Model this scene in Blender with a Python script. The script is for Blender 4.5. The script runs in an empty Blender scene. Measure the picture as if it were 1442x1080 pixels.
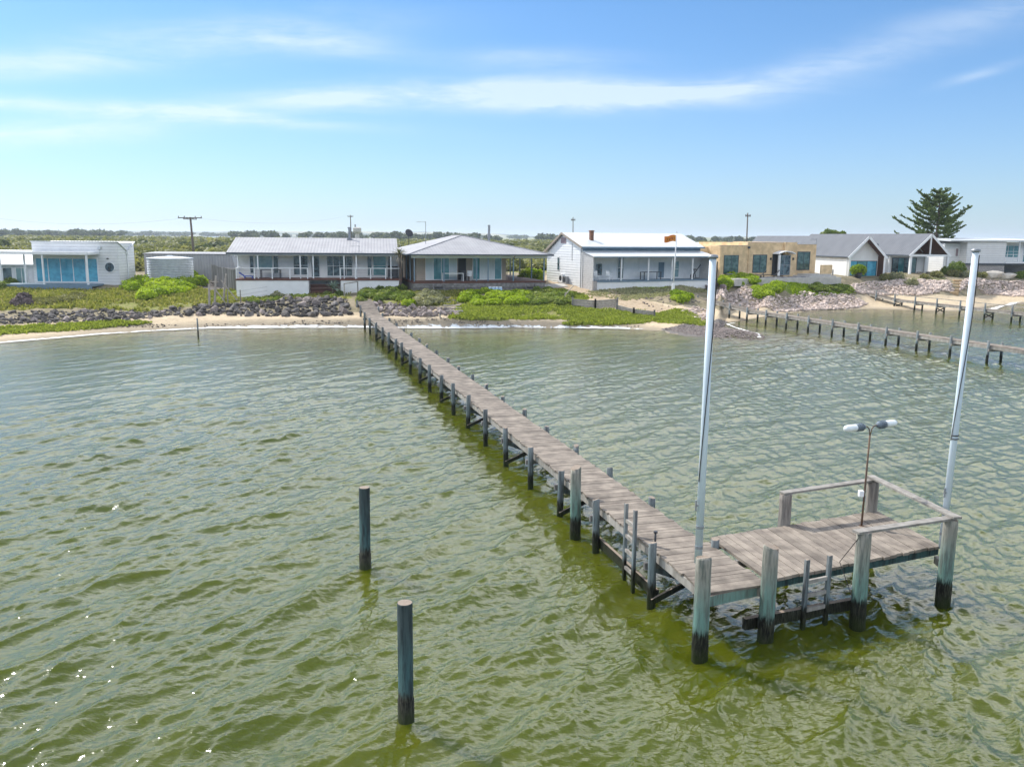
import bpy, math, random
import numpy as np
from mathutils import Vector, Matrix, noise as mnoise

random.seed(7)
rng = np.random.default_rng(7)
R = math.radians
SC = bpy.context.scene
COL = SC.collection

# ------------------------------------------------------------------ camera
FPX, CAMH, HORIZ, ROLL = 1180.0, 7.5, 334.0, R(0.5)
PITCH = math.atan((540 - HORIZ) / FPX)
cp, sp, cr, sr = math.cos(PITCH), math.sin(PITCH), math.cos(ROLL), math.sin(ROLL)
_rt = Vector((1, 0, 0)); _fw = Vector((0, cp, -sp)); _up = Vector((0, sp, cp))
cam = bpy.data.cameras.new('camera')
cam.sensor_width = 36.0
cam.lens = 36.0 * FPX / 1442.0
cam.clip_start = 0.1
cam.clip_end = 20000
camo = bpy.data.objects.new('camera', cam)
COL.objects.link(camo)
_r = _rt * cr + _up * sr
_u = _rt * -sr + _up * cr
camo.matrix_world = Matrix(((_r.x, _u.x, -_fw.x, 0), (_r.y, _u.y, -_fw.y, 0), (_r.z, _u.z, -_fw.z, CAMH), (0, 0, 0, 1)))
SC.camera = camo


def ray(px, py):
    u = (px - 721) / FPX; v = (540 - py) / FPX
    u, v = u * cr - v * sr, u * sr + v * cr
    return (u, cp + v * sp, -sp + v * cp)


def atz(px, py, z):                       # point of a sight line at height z
    d = ray(px, py); t = (z - CAMH) / d[2]
    return Vector((d[0] * t, d[1] * t, z))


def aty(px, py, Y):                       # point of a sight line at distance Y
    d = ray(px, py); t = Y / d[1]
    return Vector((d[0] * t, Y, CAMH + d[2] * t))


# ------------------------------------------------------------------ light
SUN_EL, SUN_AZ = R(47), R(-52)            # azimuth measured from +Y towards +X
sun_dir = Vector((math.sin(SUN_AZ) * math.cos(SUN_EL), math.cos(SUN_AZ) * math.cos(SUN_EL), math.sin(SUN_EL)))
sl = bpy.data.lights.new('sun', 'SUN')
sl.energy = 4.6
sl.angle = R(0.53)
sl.color = (1.0, 0.95, 0.87)
slo = bpy.data.objects.new('sun', sl)
COL.objects.link(slo)
slo.rotation_euler = sun_dir.to_track_quat('Z', 'Y').to_euler()
slo.location = sun_dir * 200

world = bpy.data.worlds.new('World')
SC.world = world
world.use_nodes = True
NT = world.node_tree
NT.nodes.clear()


class G:                                   # tiny node-graph helper
    def __init__(s, nt): s.nt = nt
    def n(s, t, **kw):
        nd = s.nt.nodes.new(t)
        for k, v in kw.items(): setattr(nd, k, v)
        return nd
    def link(s, a, b): s.nt.links.new(a, b)
    def put(s, sock, v):
        if isinstance(v, bpy.types.NodeSocket): s.nt.links.new(v, sock)
        else: sock.default_value = v
    def math(s, op, a, b=0.0, c=0.0, clamp=False):
        nd = s.n('ShaderNodeMath', operation=op, use_clamp=clamp)
        s.put(nd.inputs[0], a); s.put(nd.inputs[1], b); s.put(nd.inputs[2], c)
        return nd.outputs[0]
    def mix(s, f, a, b, blend='MIX'):
        nd = s.n('ShaderNodeMix', data_type='RGBA', blend_type=blend)
        s.put(nd.inputs[0], f)
        for i, v in ((6, a), (7, b)):
            if not isinstance(v, bpy.types.NodeSocket): v = tuple(v) + ((1.0,) if len(v) == 3 else ())
            s.put(nd.inputs[i], v)
        return nd.outputs[2]
    def noise(s, vec, scale, detail=4.0, rough=0.55, dist=0.0):
        nd = s.n('ShaderNodeTexNoise')
        if vec is not None: s.link(vec, nd.inputs['Vector'])
        nd.inputs['Scale'].default_value = scale; nd.inputs['Detail'].default_value = detail
        nd.inputs['Roughness'].default_value = rough; nd.inputs['Distortion'].default_value = dist
        return nd.outputs['Fac']
    def smooth(s, v, a, b, lo=0.0, hi=1.0):
        nd = s.n('ShaderNodeMapRange', interpolation_type='SMOOTHSTEP')
        s.put(nd.inputs[0], v); nd.inputs[1].default_value = a; nd.inputs[2].default_value = b
        nd.inputs[3].default_value = lo; nd.inputs[4].default_value = hi
        return nd.outputs[0]
    def mapping(s, vec, scale=(1, 1, 1), rot=(0, 0, 0), loc=(0, 0, 0)):
        nd = s.n('ShaderNodeMapping')
        s.link(vec, nd.inputs[0]); nd.inputs['Scale'].default_value = scale
        nd.inputs['Rotation'].default_value = rot; nd.inputs['Location'].default_value = loc
        return nd.outputs[0]
    def combine(s, x, y, z):
        nd = s.n('ShaderNodeCombineXYZ')
        s.put(nd.inputs[0], x); s.put(nd.inputs[1], y); s.put(nd.inputs[2], z)
        return nd.outputs[0]


g = G(NT)
sky = g.n('ShaderNodeTexSky', sky_type='NISHITA', sun_disc=False, sun_elevation=SUN_EL, sun_rotation=SUN_AZ,
          altitude=0, air_density=1.0, dust_density=0.5, ozone_density=2.0)
tc = g.n('ShaderNodeTexCoord')
sx = g.n('ShaderNodeSeparateXYZ'); g.link(tc.outputs['Generated'], sx.inputs[0])
dx, dy, dz = sx.outputs
ysafe = g.math('MAXIMUM', dy, 0.05)
U = g.math('DIVIDE', dx, ysafe)            # direction of the sky seen over the shore
W = g.math('DIVIDE', dz, ysafe)
front = g.smooth(dy, 0.15, 0.5)
uvw = g.combine(U, W, 0.0)
# soft large distortion so the cloud edges wander
dn = g.n('ShaderNodeTexNoise'); g.link(g.mapping(uvw, (3, 9, 1)), dn.inputs['Vector'])
dn.inputs['Scale'].default_value = 1.0; dn.inputs['Detail'].default_value = 3
sep = g.n('ShaderNodeSeparateColor'); g.link(dn.outputs['Color'], sep.inputs[0])
U2 = g.math('ADD', U, g.math('MULTIPLY', g.math('SUBTRACT', sep.outputs[0], 0.5), 0.10))
W2 = g.math('ADD', W, g.math('MULTIPLY', g.math('SUBTRACT', sep.outputs[1], 0.5), 0.030))
blobs = [  # u, w, half length, half height, tilt, weight
    (0.030, 0.160, 0.17, 0.015, 0.02, 1.15), (0.130, 0.161, 0.15, 0.013, 0.06, 0.95), (0.270, 0.180, 0.15, 0.011, 0.17, 0.38),
    (-0.17, 0.158, 0.19, 0.013, 0.08, 1.0), (0.42, 0.222, 0.20, 0.018, 0.30, 0.22), (0.60, 0.27, 0.20, 0.022, 0.30, 0.24),
    (-0.50, 0.140, 0.26, 0.008, -0.06, 0.85), (-0.56, 0.112, 0.17, 0.013, 0.05, 0.85), (-0.33, 0.132, 0.10, 0.006, -0.08, 0.6),
    (-0.54, 0.188, 0.15, 0.016, 0.06, 0.75), (-0.33, 0.222, 0.16, 0.020, 0.06, 0.60), (-0.22, 0.214, 0.10, 0.012, -0.10, 0.5),
    (0.53, 0.19, 0.05, 0.006, 0.3, 0.35), (0.02, 0.20, 0.09, 0.010, 0.0, 0.4)]
tot = None
for (u0, w0, A, B, th, wt) in blobs:
    a = g.math('SUBTRACT', U2, u0); b = g.math('SUBTRACT', W2, w0)
    c_, s_ = math.cos(th), math.sin(th)
    p = g.math('DIVIDE', g.math('ADD', g.math('MULTIPLY', a, c_), g.math('MULTIPLY', b, s_)), A)
    q = g.math('DIVIDE', g.math('ADD', g.math('MULTIPLY', a, -s_), g.math('MULTIPLY', b, c_)), B)
    e = g.math('MULTIPLY', g.math('EXPONENT', g.math('MULTIPLY', g.math('ADD', g.math('MULTIPLY', p, p), g.math('MULTIPLY', q, q)), -1.0)), wt)
    tot = e if tot is None else g.math('ADD', tot, e)
wisp = g.noise(g.mapping(uvw, (5.0, 34, 1), (0, 0, -0.09)), 1.0, 8, 0.62, 0.6)
wisp2 = g.noise(g.mapping(uvw, (22.0, 70, 1), (0, 0, -0.2)), 1.0, 5, 0.6, 0.3)
wv = g.math('ADD', g.math('MULTIPLY', wisp, 0.75), g.math('MULTIPLY', wisp2, 0.25))
dens = g.math('MULTIPLY', tot, g.smooth(wv, 0.30, 0.68, 0.22, 1.05))
# streaky noise for an unseen bright sky band, added for reflections and fill
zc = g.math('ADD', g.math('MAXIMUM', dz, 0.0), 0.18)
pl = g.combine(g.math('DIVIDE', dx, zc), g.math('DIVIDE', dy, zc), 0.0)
band_noise = g.smooth(g.noise(g.mapping(pl, (0.5, 1.6, 1), (0, 0, 0.3)), 1.0, 7, 0.6, 0.5), 0.34, 0.62, 0.25, 0.92)
lowveil = g.math('MULTIPLY', g.math('EXPONENT', g.math('MULTIPLY', g.math('ABSOLUTE', dz), -12.0)), 0.30)
dens = g.math('MULTIPLY', dens, front)
fill_band = g.math('MULTIPLY', band_noise, g.math('MULTIPLY', g.smooth(dz, 0.265, 0.36), g.smooth(dz, 0.48, 0.72, 1.0, 0.12)))       # added bright band above the picture, lifts water reflections and fill light
dens = g.math('MINIMUM', g.math('MULTIPLY', dens, 0.80), 0.60)
skyc = g.mix(1.0, sky.outputs[0], (0.55, 0.80, 0.99), 'MULTIPLY')
skyc = g.mix(1.0, skyc, g.mix(g.smooth(dz, 0.0, 0.30), (1.02, 0.95, 1.06), (0.92, 0.98, 1.04)), 'MULTIPLY')
skyc = g.mix(lowveil, skyc, (5.0, 6.4, 7.6))
cl = g.mix(dens, skyc, (6.6, 7.3, 7.9))
cl = g.mix(fill_band, cl, (26.5, 26.4, 26.0))
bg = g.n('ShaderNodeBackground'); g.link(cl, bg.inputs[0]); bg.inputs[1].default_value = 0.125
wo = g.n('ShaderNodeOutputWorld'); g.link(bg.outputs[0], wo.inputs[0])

SC.view_settings.view_transform = 'Standard'
SC.view_settings.look = 'None'
SC.view_settings.exposure = 0.24
SC.view_settings.gamma = 1.0
SC.cycles.use_denoising = True
SC.cycles.max_bounces = 6
SC.cycles.transparent_max_bounces = 8
SC.cycles.sample_clamp_indirect = 6.0

# ------------------------------------------------------------------ materials
MATS = {}


def new_mat(name):
    m = bpy.data.materials.new(name); m.use_nodes = True
    nt = m.node_tree; nt.nodes.clear()
    gg = G(nt)
    bs = gg.n('ShaderNodeBsdfPrincipled'); out = gg.n('ShaderNodeOutputMaterial')
    gg.link(bs.outputs[0], out.inputs[0])
    MATS[name] = m
    return m, gg, bs


def mat(name, c1, c2=None, scale=3.0, rough=0.7, bump=0.0, bscale=20.0, metal=0.0, spec=0.4, stretch=(1, 1, 1), tint=0.0, wave=None, detail=5.0, thr=(0.3, 0.7), objvar=0.0):
    """general weathered surface: two colours through noise, optional per-face tint and ribs"""
    m, gg, bs = new_mat(name)
    c2 = c2 or tuple(min(1, x * 0.82) for x in c1)
    co = gg.n('ShaderNodeTexCoord').outputs['Object']
    f = gg.smooth(gg.noise(gg.mapping(co, stretch), scale, detail, 0.6), *thr)
    col = gg.mix(f, c1, c2)
    if tint:
        at = gg.n('ShaderNodeAttribute', attribute_name='tint')
        k = gg.math('ADD', gg.math('MULTIPLY', at.outputs['Fac'], 2 * tint), 1 - tint)
        col = gg.mix(1.0, col, gg.combine(k, k, k), 'MULTIPLY')
    if objvar:
        k = gg.math('ADD', gg.math('MULTIPLY', gg.n('ShaderNodeObjectInfo').outputs['Random'], 2 * objvar), 1 - objvar)
        col = gg.mix(1.0, col, gg.combine(k, k, k), 'MULTIPLY')
    h = None
    if bump:
        h = gg.math('MULTIPLY', gg.noise(gg.mapping(co, stretch), bscale, 4, 0.6), bump)
    if wave:
        ax, period, amp, prof, dark = wave
        wn = gg.n('ShaderNodeTexWave', wave_type='BANDS', bands_direction=ax, wave_profile=prof)
        gg.link(co, wn.inputs['Vector']); wn.inputs['Scale'].default_value = 0.31416 / period
        hw = gg.math('MULTIPLY', wn.outputs['Fac'], amp)
        h = hw if h is None else gg.math('ADD', h, hw)
        if dark:
            kk = gg.smooth(wn.outputs['Fac'], 0.0, 0.35, 1 - dark, 1.0)  # wave troughs darkened; on boards this paints the lap shadow into the colour
            col = gg.mix(1.0, col, gg.combine(kk, kk, kk), 'MULTIPLY')
    gg.put(bs.inputs['Base Color'], col)
    bs.inputs['Roughness'].default_value = rough
    bs.inputs['Metallic'].default_value = metal
    bs.inputs['Specular IOR Level'].default_value = spec
    if h is not None:
        bn = gg.n('ShaderNodeBump'); bn.inputs['Strength'].default_value = 1.0; bn.inputs['Distance'].default_value = 1.0
        gg.link(h, bn.inputs['Height']); gg.link(bn.outputs[0], bs.inputs['Normal'])
    return m


mat('deck_wood', (0.27, 0.23, 0.188), (0.14, 0.117, 0.096), 2.5, 0.85, 0.006, 9, stretch=(1, 1, 1), tint=0.20)
mat('weathered_wood', (0.34, 0.32, 0.29), (0.20, 0.185, 0.165), 5, 0.85, 0.006, 14, stretch=(1, 1, 0.2), tint=0.15)
mat('fence_wood', (0.30, 0.29, 0.28), (0.19, 0.185, 0.18), 4, 0.9, 0.01, 12, stretch=(1, 1, 0.15), tint=0.3)
mat('sleeper_wood', (0.24, 0.23, 0.22), (0.12, 0.115, 0.11), 4, 0.9, 0.01, 10, tint=0.25)
mat('merbau_wood', (0.16, 0.065, 0.045), (0.11, 0.045, 0.033), 4, 0.6, tint=0.25)
mat('stained_timber', (0.13, 0.05, 0.025), (0.09, 0.035, 0.02), 3, 0.6, tint=0.2)
mat('white_paint', (0.78, 0.79, 0.80), (0.70, 0.72, 0.73), 2, 0.5)
mat('pole_paint', (0.64, 0.73, 0.79), (0.53, 0.62, 0.69), 2.2, 0.4, stretch=(3, 3, 0.3))
mat('white_render', (0.80, 0.80, 0.79), (0.73, 0.73, 0.72), 1.2, 0.8, 0.003, 30)
mat('white_board', (0.76, 0.77, 0.78), (0.70, 0.71, 0.72), 1.5, 0.6, wave=('Z', 0.28, 0.035, 'SAW', 0.22))
mat('white_shingle', (0.70, 0.70, 0.70), (0.52, 0.52, 0.53), 7, 0.7, 0.02, 10, wave=('Z', 0.2, 0.03, 'SAW', 0.25))
mat('white_panel', (0.70, 0.73, 0.76), (0.62, 0.65, 0.69), 1.5, 0.6, wave=('X', 0.9, 0.01, 'TRI', 0.12))
mat('beige_board', (0.44, 0.37, 0.30), (0.38, 0.32, 0.26), 2, 0.7, wave=('Z', 0.2, 0.03, 'SAW', 0.25))
mat('tan_render', (0.76, 0.56, 0.33), (0.55, 0.40, 0.235), 1.1, 0.9, 0.012, 14, detail=10, thr=(.36, .64))
mat('grey_cladding', (0.30, 0.31, 0.33), (0.26, 0.27, 0.29), 1, 0.55, wave=('X', 0.3, 0.03, 'SIN', 0.1))
mat('roof_grey_x', (0.34, 0.34, 0.355), (0.28, 0.28, 0.295), 0.7, 0.6, wave=('X', 0.30, 0.014, 'SIN', 0.12))
mat('roof_grey_y', (0.34, 0.34, 0.355), (0.28, 0.28, 0.295), 0.7, 0.6, wave=('Y', 0.30, 0.014, 'SIN', 0.12))
mat('roof_white_x', (0.60, 0.62, 0.63), (0.53, 0.56, 0.57), 0.8, 0.45, wave=('X', 0.30, 0.012, 'SIN', 0.06))
mat('roof_dark_y', (0.115, 0.125, 0.145), (0.09, 0.10, 0.118), 0.8, 0.7, wave=('Y', 0.36, 0.016, 'SIN', 0.2))
mat('gutter_dark', (0.055, 0.075, 0.10), None, 2, 0.45)
mat('trim_bluegrey', (0.16, 0.24, 0.31), None, 2, 0.5)
mat('steel_grey', (0.32, 0.34, 0.36), (0.22, 0.23, 0.25), 6, 0.45, metal=0.4)
mat('galvanised', (0.62, 0.65, 0.67), (0.50, 0.53, 0.55), 3, 0.42, metal=0.55)
mat('lamp_housing', (0.16, 0.20, 0.24), (0.10, 0.13, 0.16), 20, 0.5)
mat('lamp_glass', (0.80, 0.84, 0.85), (0.66, 0.70, 0.70), 14, 0.15, spec=0.8)
mat('rusty_steel', (0.17, 0.105, 0.065), (0.09, 0.06, 0.045), 18, 0.8, stretch=(1, 1, 0.2))
mat('rust', (0.24, 0.11, 0.06), (0.12, 0.06, 0.04), 5, 0.9)
mat('black_rubber', (0.02, 0.02, 0.022), None, 5, 0.6)
mat('dark_metal', (0.045, 0.05, 0.058), (0.03, 0.033, 0.04), 5, 0.5)
mat('blue_plastic', (0.015, 0.07, 0.46), None, 3, 0.4)
mat('drum_blue', (0.30, 0.47, 0.66), (0.45, 0.58, 0.70), 6, 0.4)
mat('orange_cloth', (0.72, 0.20, 0.04), (0.60, 0.26, 0.03), 3, 0.9)
mat('flag_mark', (0.20, 0.045, 0.02), None, 3, 0.9)
mat('concrete', (0.52, 0.50, 0.46), (0.42, 0.40, 0.37), 1.5, 0.9, 0.004, 20)
mat('pale_paver', (0.60, 0.53, 0.43), (0.52, 0.46, 0.38), 3, 0.9, tint=0.15)
mat('stone_wall', (0.36, 0.35, 0.35), (0.16, 0.16, 0.17), 3.2, 0.9, 0.06, 4)
mat('sandstone', (0.48, 0.33, 0.18), (0.36, 0.25, 0.14), 4, 0.9, 0.02, 8)
mat('pale_stone', (0.58, 0.53, 0.45), (0.46, 0.42, 0.36), 3, 0.9, 0.03, 8)
mat('dark_rock', (0.18, 0.162, 0.15), (0.05, 0.046, 0.044), 2.4, 0.85, 0.08, 5, tint=0.0, detail=8, objvar=.6)
mat('brown_rock', (0.36, 0.30, 0.27), (0.18, 0.15, 0.14), 2.4, 0.85, 0.08, 5, detail=8, objvar=.5)
mat('pink_rock', (0.62, 0.51, 0.44), (0.42, 0.34, 0.295), 2.5, 0.85, 0.05, 6, tint=0.34, detail=8)
mat('bark', (0.13, 0.10, 0.08), (0.08, 0.065, 0.055), 8, 0.95, 0.02, 14, stretch=(1, 1, 0.2))
mat('pole_wood', (0.16, 0.135, 0.115), (0.10, 0.085, 0.075), 5, 0.95, 0.01, 12, stretch=(1, 1, 0.1))
mat('curtain', (0.60, 0.66, 0.66), (0.50, 0.57, 0.58), 4, 0.8, stretch=(4, 4, 0.2))
mat('interior_dark', (0.03, 0.035, 0.04), None, 2, 0.8)
mat('terracotta', (0.27, 0.21, 0.23), (0.21, 0.165, 0.18), 4, 0.9)
mat('driftwood', (0.42, 0.38, 0.33), (0.28, 0.25, 0.22), 6, 0.9)
mat('dry_twig', (0.13, 0.10, 0.11), (0.20, 0.16, 0.15), 6, 0.95, tint=0.4)


def block_mat():
    m, gg, bs = new_mat('concrete_block')
    co = gg.n('ShaderNodeTexCoord').outputs['Object']
    sxx = gg.n('ShaderNodeSeparateXYZ'); gg.link(co, sxx.inputs[0])
    br = gg.n('ShaderNodeTexBrick'); gg.link(gg.combine(gg.math('ADD', sxx.outputs[0], sxx.outputs[1]), sxx.outputs[2], 0.0), br.inputs['Vector'])
    br.inputs['Color1'].default_value = (0.40, 0.37, 0.35, 1); br.inputs['Color2'].default_value = (0.33, 0.305, 0.29, 1)
    br.inputs['Mortar'].default_value = (0.24, 0.22, 0.21, 1); br.inputs['Scale'].default_value = 1.0
    br.inputs['Brick Width'].default_value = 0.4; br.inputs['Row Height'].default_value = 0.2; br.inputs['Mortar Size'].default_value = 0.018
    gg.link(br.outputs[0], bs.inputs['Base Color']); bs.inputs['Roughness'].default_value = 0.9


block_mat()


def glass_mat(name, c, c2, rough=0.06):
    m, gg, bs = new_mat(name)
    co = gg.n('ShaderNodeTexCoord').outputs['Object']
    f = gg.smooth(gg.noise(gg.mapping(co, (1.3, 1.3, 1.7)), 1.4, 4), 0.40, 0.62)
    gg.put(bs.inputs['Base Color'], gg.mix(f, c, c2))
    bs.inputs['Roughness'].default_value = rough
    bs.inputs['IOR'].default_value = 1.6
    bs.inputs['Specular IOR Level'].default_value = 0.7


glass_mat('glass_blue', (0.08, 0.38, 0.54), (0.05, 0.28, 0.42))
glass_mat('glass_teal', (0.035, 0.17, 0.20), (0.07, 0.24, 0.26))
glass_mat('glass_green', (0.020, 0.060, 0.055), (0.085, 0.15, 0.135))
glass_mat('glass_dark', (0.010, 0.025, 0.038), (0.09, 0.14, 0.16))
glass_mat('glass_pale', (0.16, 0.28, 0.30), (0.24, 0.35, 0.36))
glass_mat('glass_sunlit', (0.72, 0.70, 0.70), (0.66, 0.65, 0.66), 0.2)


def pile_mat(name, wet_h, top, mid, low):
    """jetty timber: grey head, copper-green shaft, black weed band above the waterline"""
    m, gg, bs = new_mat(name)
    geo = gg.n('ShaderNodeNewGeometry')
    s3 = gg.n('ShaderNodeSeparateXYZ'); gg.link(geo.outputs['Position'], s3.inputs[0])
    z = s3.outputs[2]
    streak = gg.noise(gg.mapping(geo.outputs['Position'], (9, 9, 0.9)), 1.6, 5, 0.65)
    fine = gg.noise(gg.mapping(geo.outputs['Position'], (30, 30, 4)), 1.5, 4, 0.6)
    zz = gg.math('ADD', z, gg.math('MULTIPLY', gg.math('SUBTRACT', streak, 0.5), 0.55))
    zz2 = gg.math('ADD', z, gg.math('MULTIPLY', gg.math('SUBTRACT', gg.math('ADD', gg.math('MULTIPLY', fine, 0.5), gg.math('MULTIPLY', streak, 0.5)), 0.5), 0.75))
    shaft = gg.mix(gg.smooth(zz, 0.7, 1.75), mid, top)
    shaft = gg.mix(gg.smooth(streak, 0.42, 0.66, 0.0, 0.85), shaft, low)
    kk = gg.math('ADD', 0.78, gg.math('MULTIPLY', fine, 0.44))
    shaft = gg.mix(1.0, shaft, gg.combine(kk, kk, kk), 'MULTIPLY')
    weed = gg.mix(gg.smooth(fine, 0.40, 0.62), (0.007, 0.007, 0.006), (0.040, 0.042, 0.028))
    weed = gg.mix(gg.smooth(zz2, 0.02, 0.32, 0.75, 0.0), weed, (0.020, 0.030, 0.006))
    col = gg.mix(gg.smooth(zz2, wet_h - 0.08, wet_h + 0.10, 1.0, 0.0), shaft, weed)
    nz = gg.n('ShaderNodeSeparateXYZ'); gg.link(geo.outputs['Normal'], nz.inputs[0])
    endg = gg.mix(fine, (0.17, 0.13, 0.10), (0.40, 0.34, 0.28))
    col = gg.mix(gg.smooth(nz.outputs[2], 0.75, 0.9), col, endg)
    gg.put(bs.inputs['Base Color'], col)
    gg.put(bs.inputs['Roughness'], gg.smooth(z, wet_h - 0.3, wet_h + 0.1, 0.6, 0.85)); bs.inputs['Specular IOR Level'].default_value = 0.15
    bn = gg.n('ShaderNodeBump'); bn.inputs['Distance'].default_value = 0.02; bn.inputs['Strength'].default_value = 0.7
    gg.link(gg.math('ADD', streak, fine), bn.inputs['Height']); gg.link(bn.outputs[0], bs.inputs['Normal'])


pile_mat('pile_timber', 0.55, (0.30, 0.285, 0.245), (0.15, 0.265, 0.23), (0.10, 0.12, 0.105))
pile_mat('pile_grey', 0.55, (0.29, 0.26, 0.23), (0.24, 0.23, 0.21), (0.13, 0.12, 0.11))
pile_mat('pile_painted', 0.50, (0.05, 0.07, 0.07), (0.045, 0.095, 0.095), (0.02, 0.027, 0.028))
pile_mat('pile_slender', 0.50, (0.25, 0.26, 0.26), (0.17, 0.21, 0.22), (0.07, 0.075, 0.08))


def leaf_mat(name, a, b, c, trans=0.3):
    m, gg, bs = new_mat(name)
    at = gg.n('ShaderNodeAttribute', attribute_name='tint').outputs['Fac']
    col = gg.mix(gg.smooth(at, 0.0, 0.5), a, b)
    col = gg.mix(gg.smooth(at, 0.5, 1.0), col, c)
    gg.put(bs.inputs['Base Color'], col)
    bs.inputs['Roughness'].default_value = 0.55
    bs.inputs['Specular IOR Level'].default_value = 0.25
    tr = gg.n('ShaderNodeBsdfTranslucent'); gg.put(tr.inputs[0], gg.mix(1.0, col, (1.1, 1.15, 0.6), 'MULTIPLY'))
    ms = gg.n('ShaderNodeMixShader'); ms.inputs[0].default_value = trans
    gg.link(bs.outputs[0], ms.inputs[1]); gg.link(tr.outputs[0], ms.inputs[2])
    out = [n for n in gg.nt.nodes if n.type == 'OUTPUT_MATERIAL'][0]
    gg.link(ms.outputs[0], out.inputs[0])


leaf_mat('leaf_bright', (0.17, 0.26, 0.014), (0.30, 0.41, 0.018), (0.43, 0.52, 0.05), 0.45)
leaf_mat('leaf_cover', (0.17, 0.21, 0.035), (0.27, 0.32, 0.055), (0.38, 0.40, 0.11), 0.45)
leaf_mat('leaf_mid', (0.11, 0.165, 0.026), (0.20, 0.265, 0.05), (0.30, 0.34, 0.09), 0.4)
leaf_mat('leaf_olive', (0.12, 0.125, 0.04), (0.22, 0.22, 0.08), (0.32, 0.30, 0.13), 0.3)
leaf_mat('leaf_grey', (0.19, 0.195, 0.11), (0.30, 0.30, 0.17), (0.42, 0.40, 0.25), 0.3)
leaf_mat('leaf_scrub', (0.115, 0.13, 0.042), (0.205, 0.21, 0.078), (0.32, 0.305, 0.13), 0.35)
leaf_mat('leaf_dark', (0.05, 0.068, 0.034), (0.08, 0.105, 0.05), (0.12, 0.145, 0.07), 0.3)
leaf_mat('leaf_pine', (0.065, 0.105, 0.04), (0.115, 0.17, 0.06), (0.20, 0.25, 0.085), 0.4)
leaf_mat('leaf_grass', (0.15, 0.175, 0.035), (0.25, 0.26, 0.065), (0.42, 0.37, 0.16), 0.4)
leaf_mat('leaf_agave', (0.14, 0.20, 0.15), (0.22, 0.29, 0.21), (0.30, 0.36, 0.27), 0.1)


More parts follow.
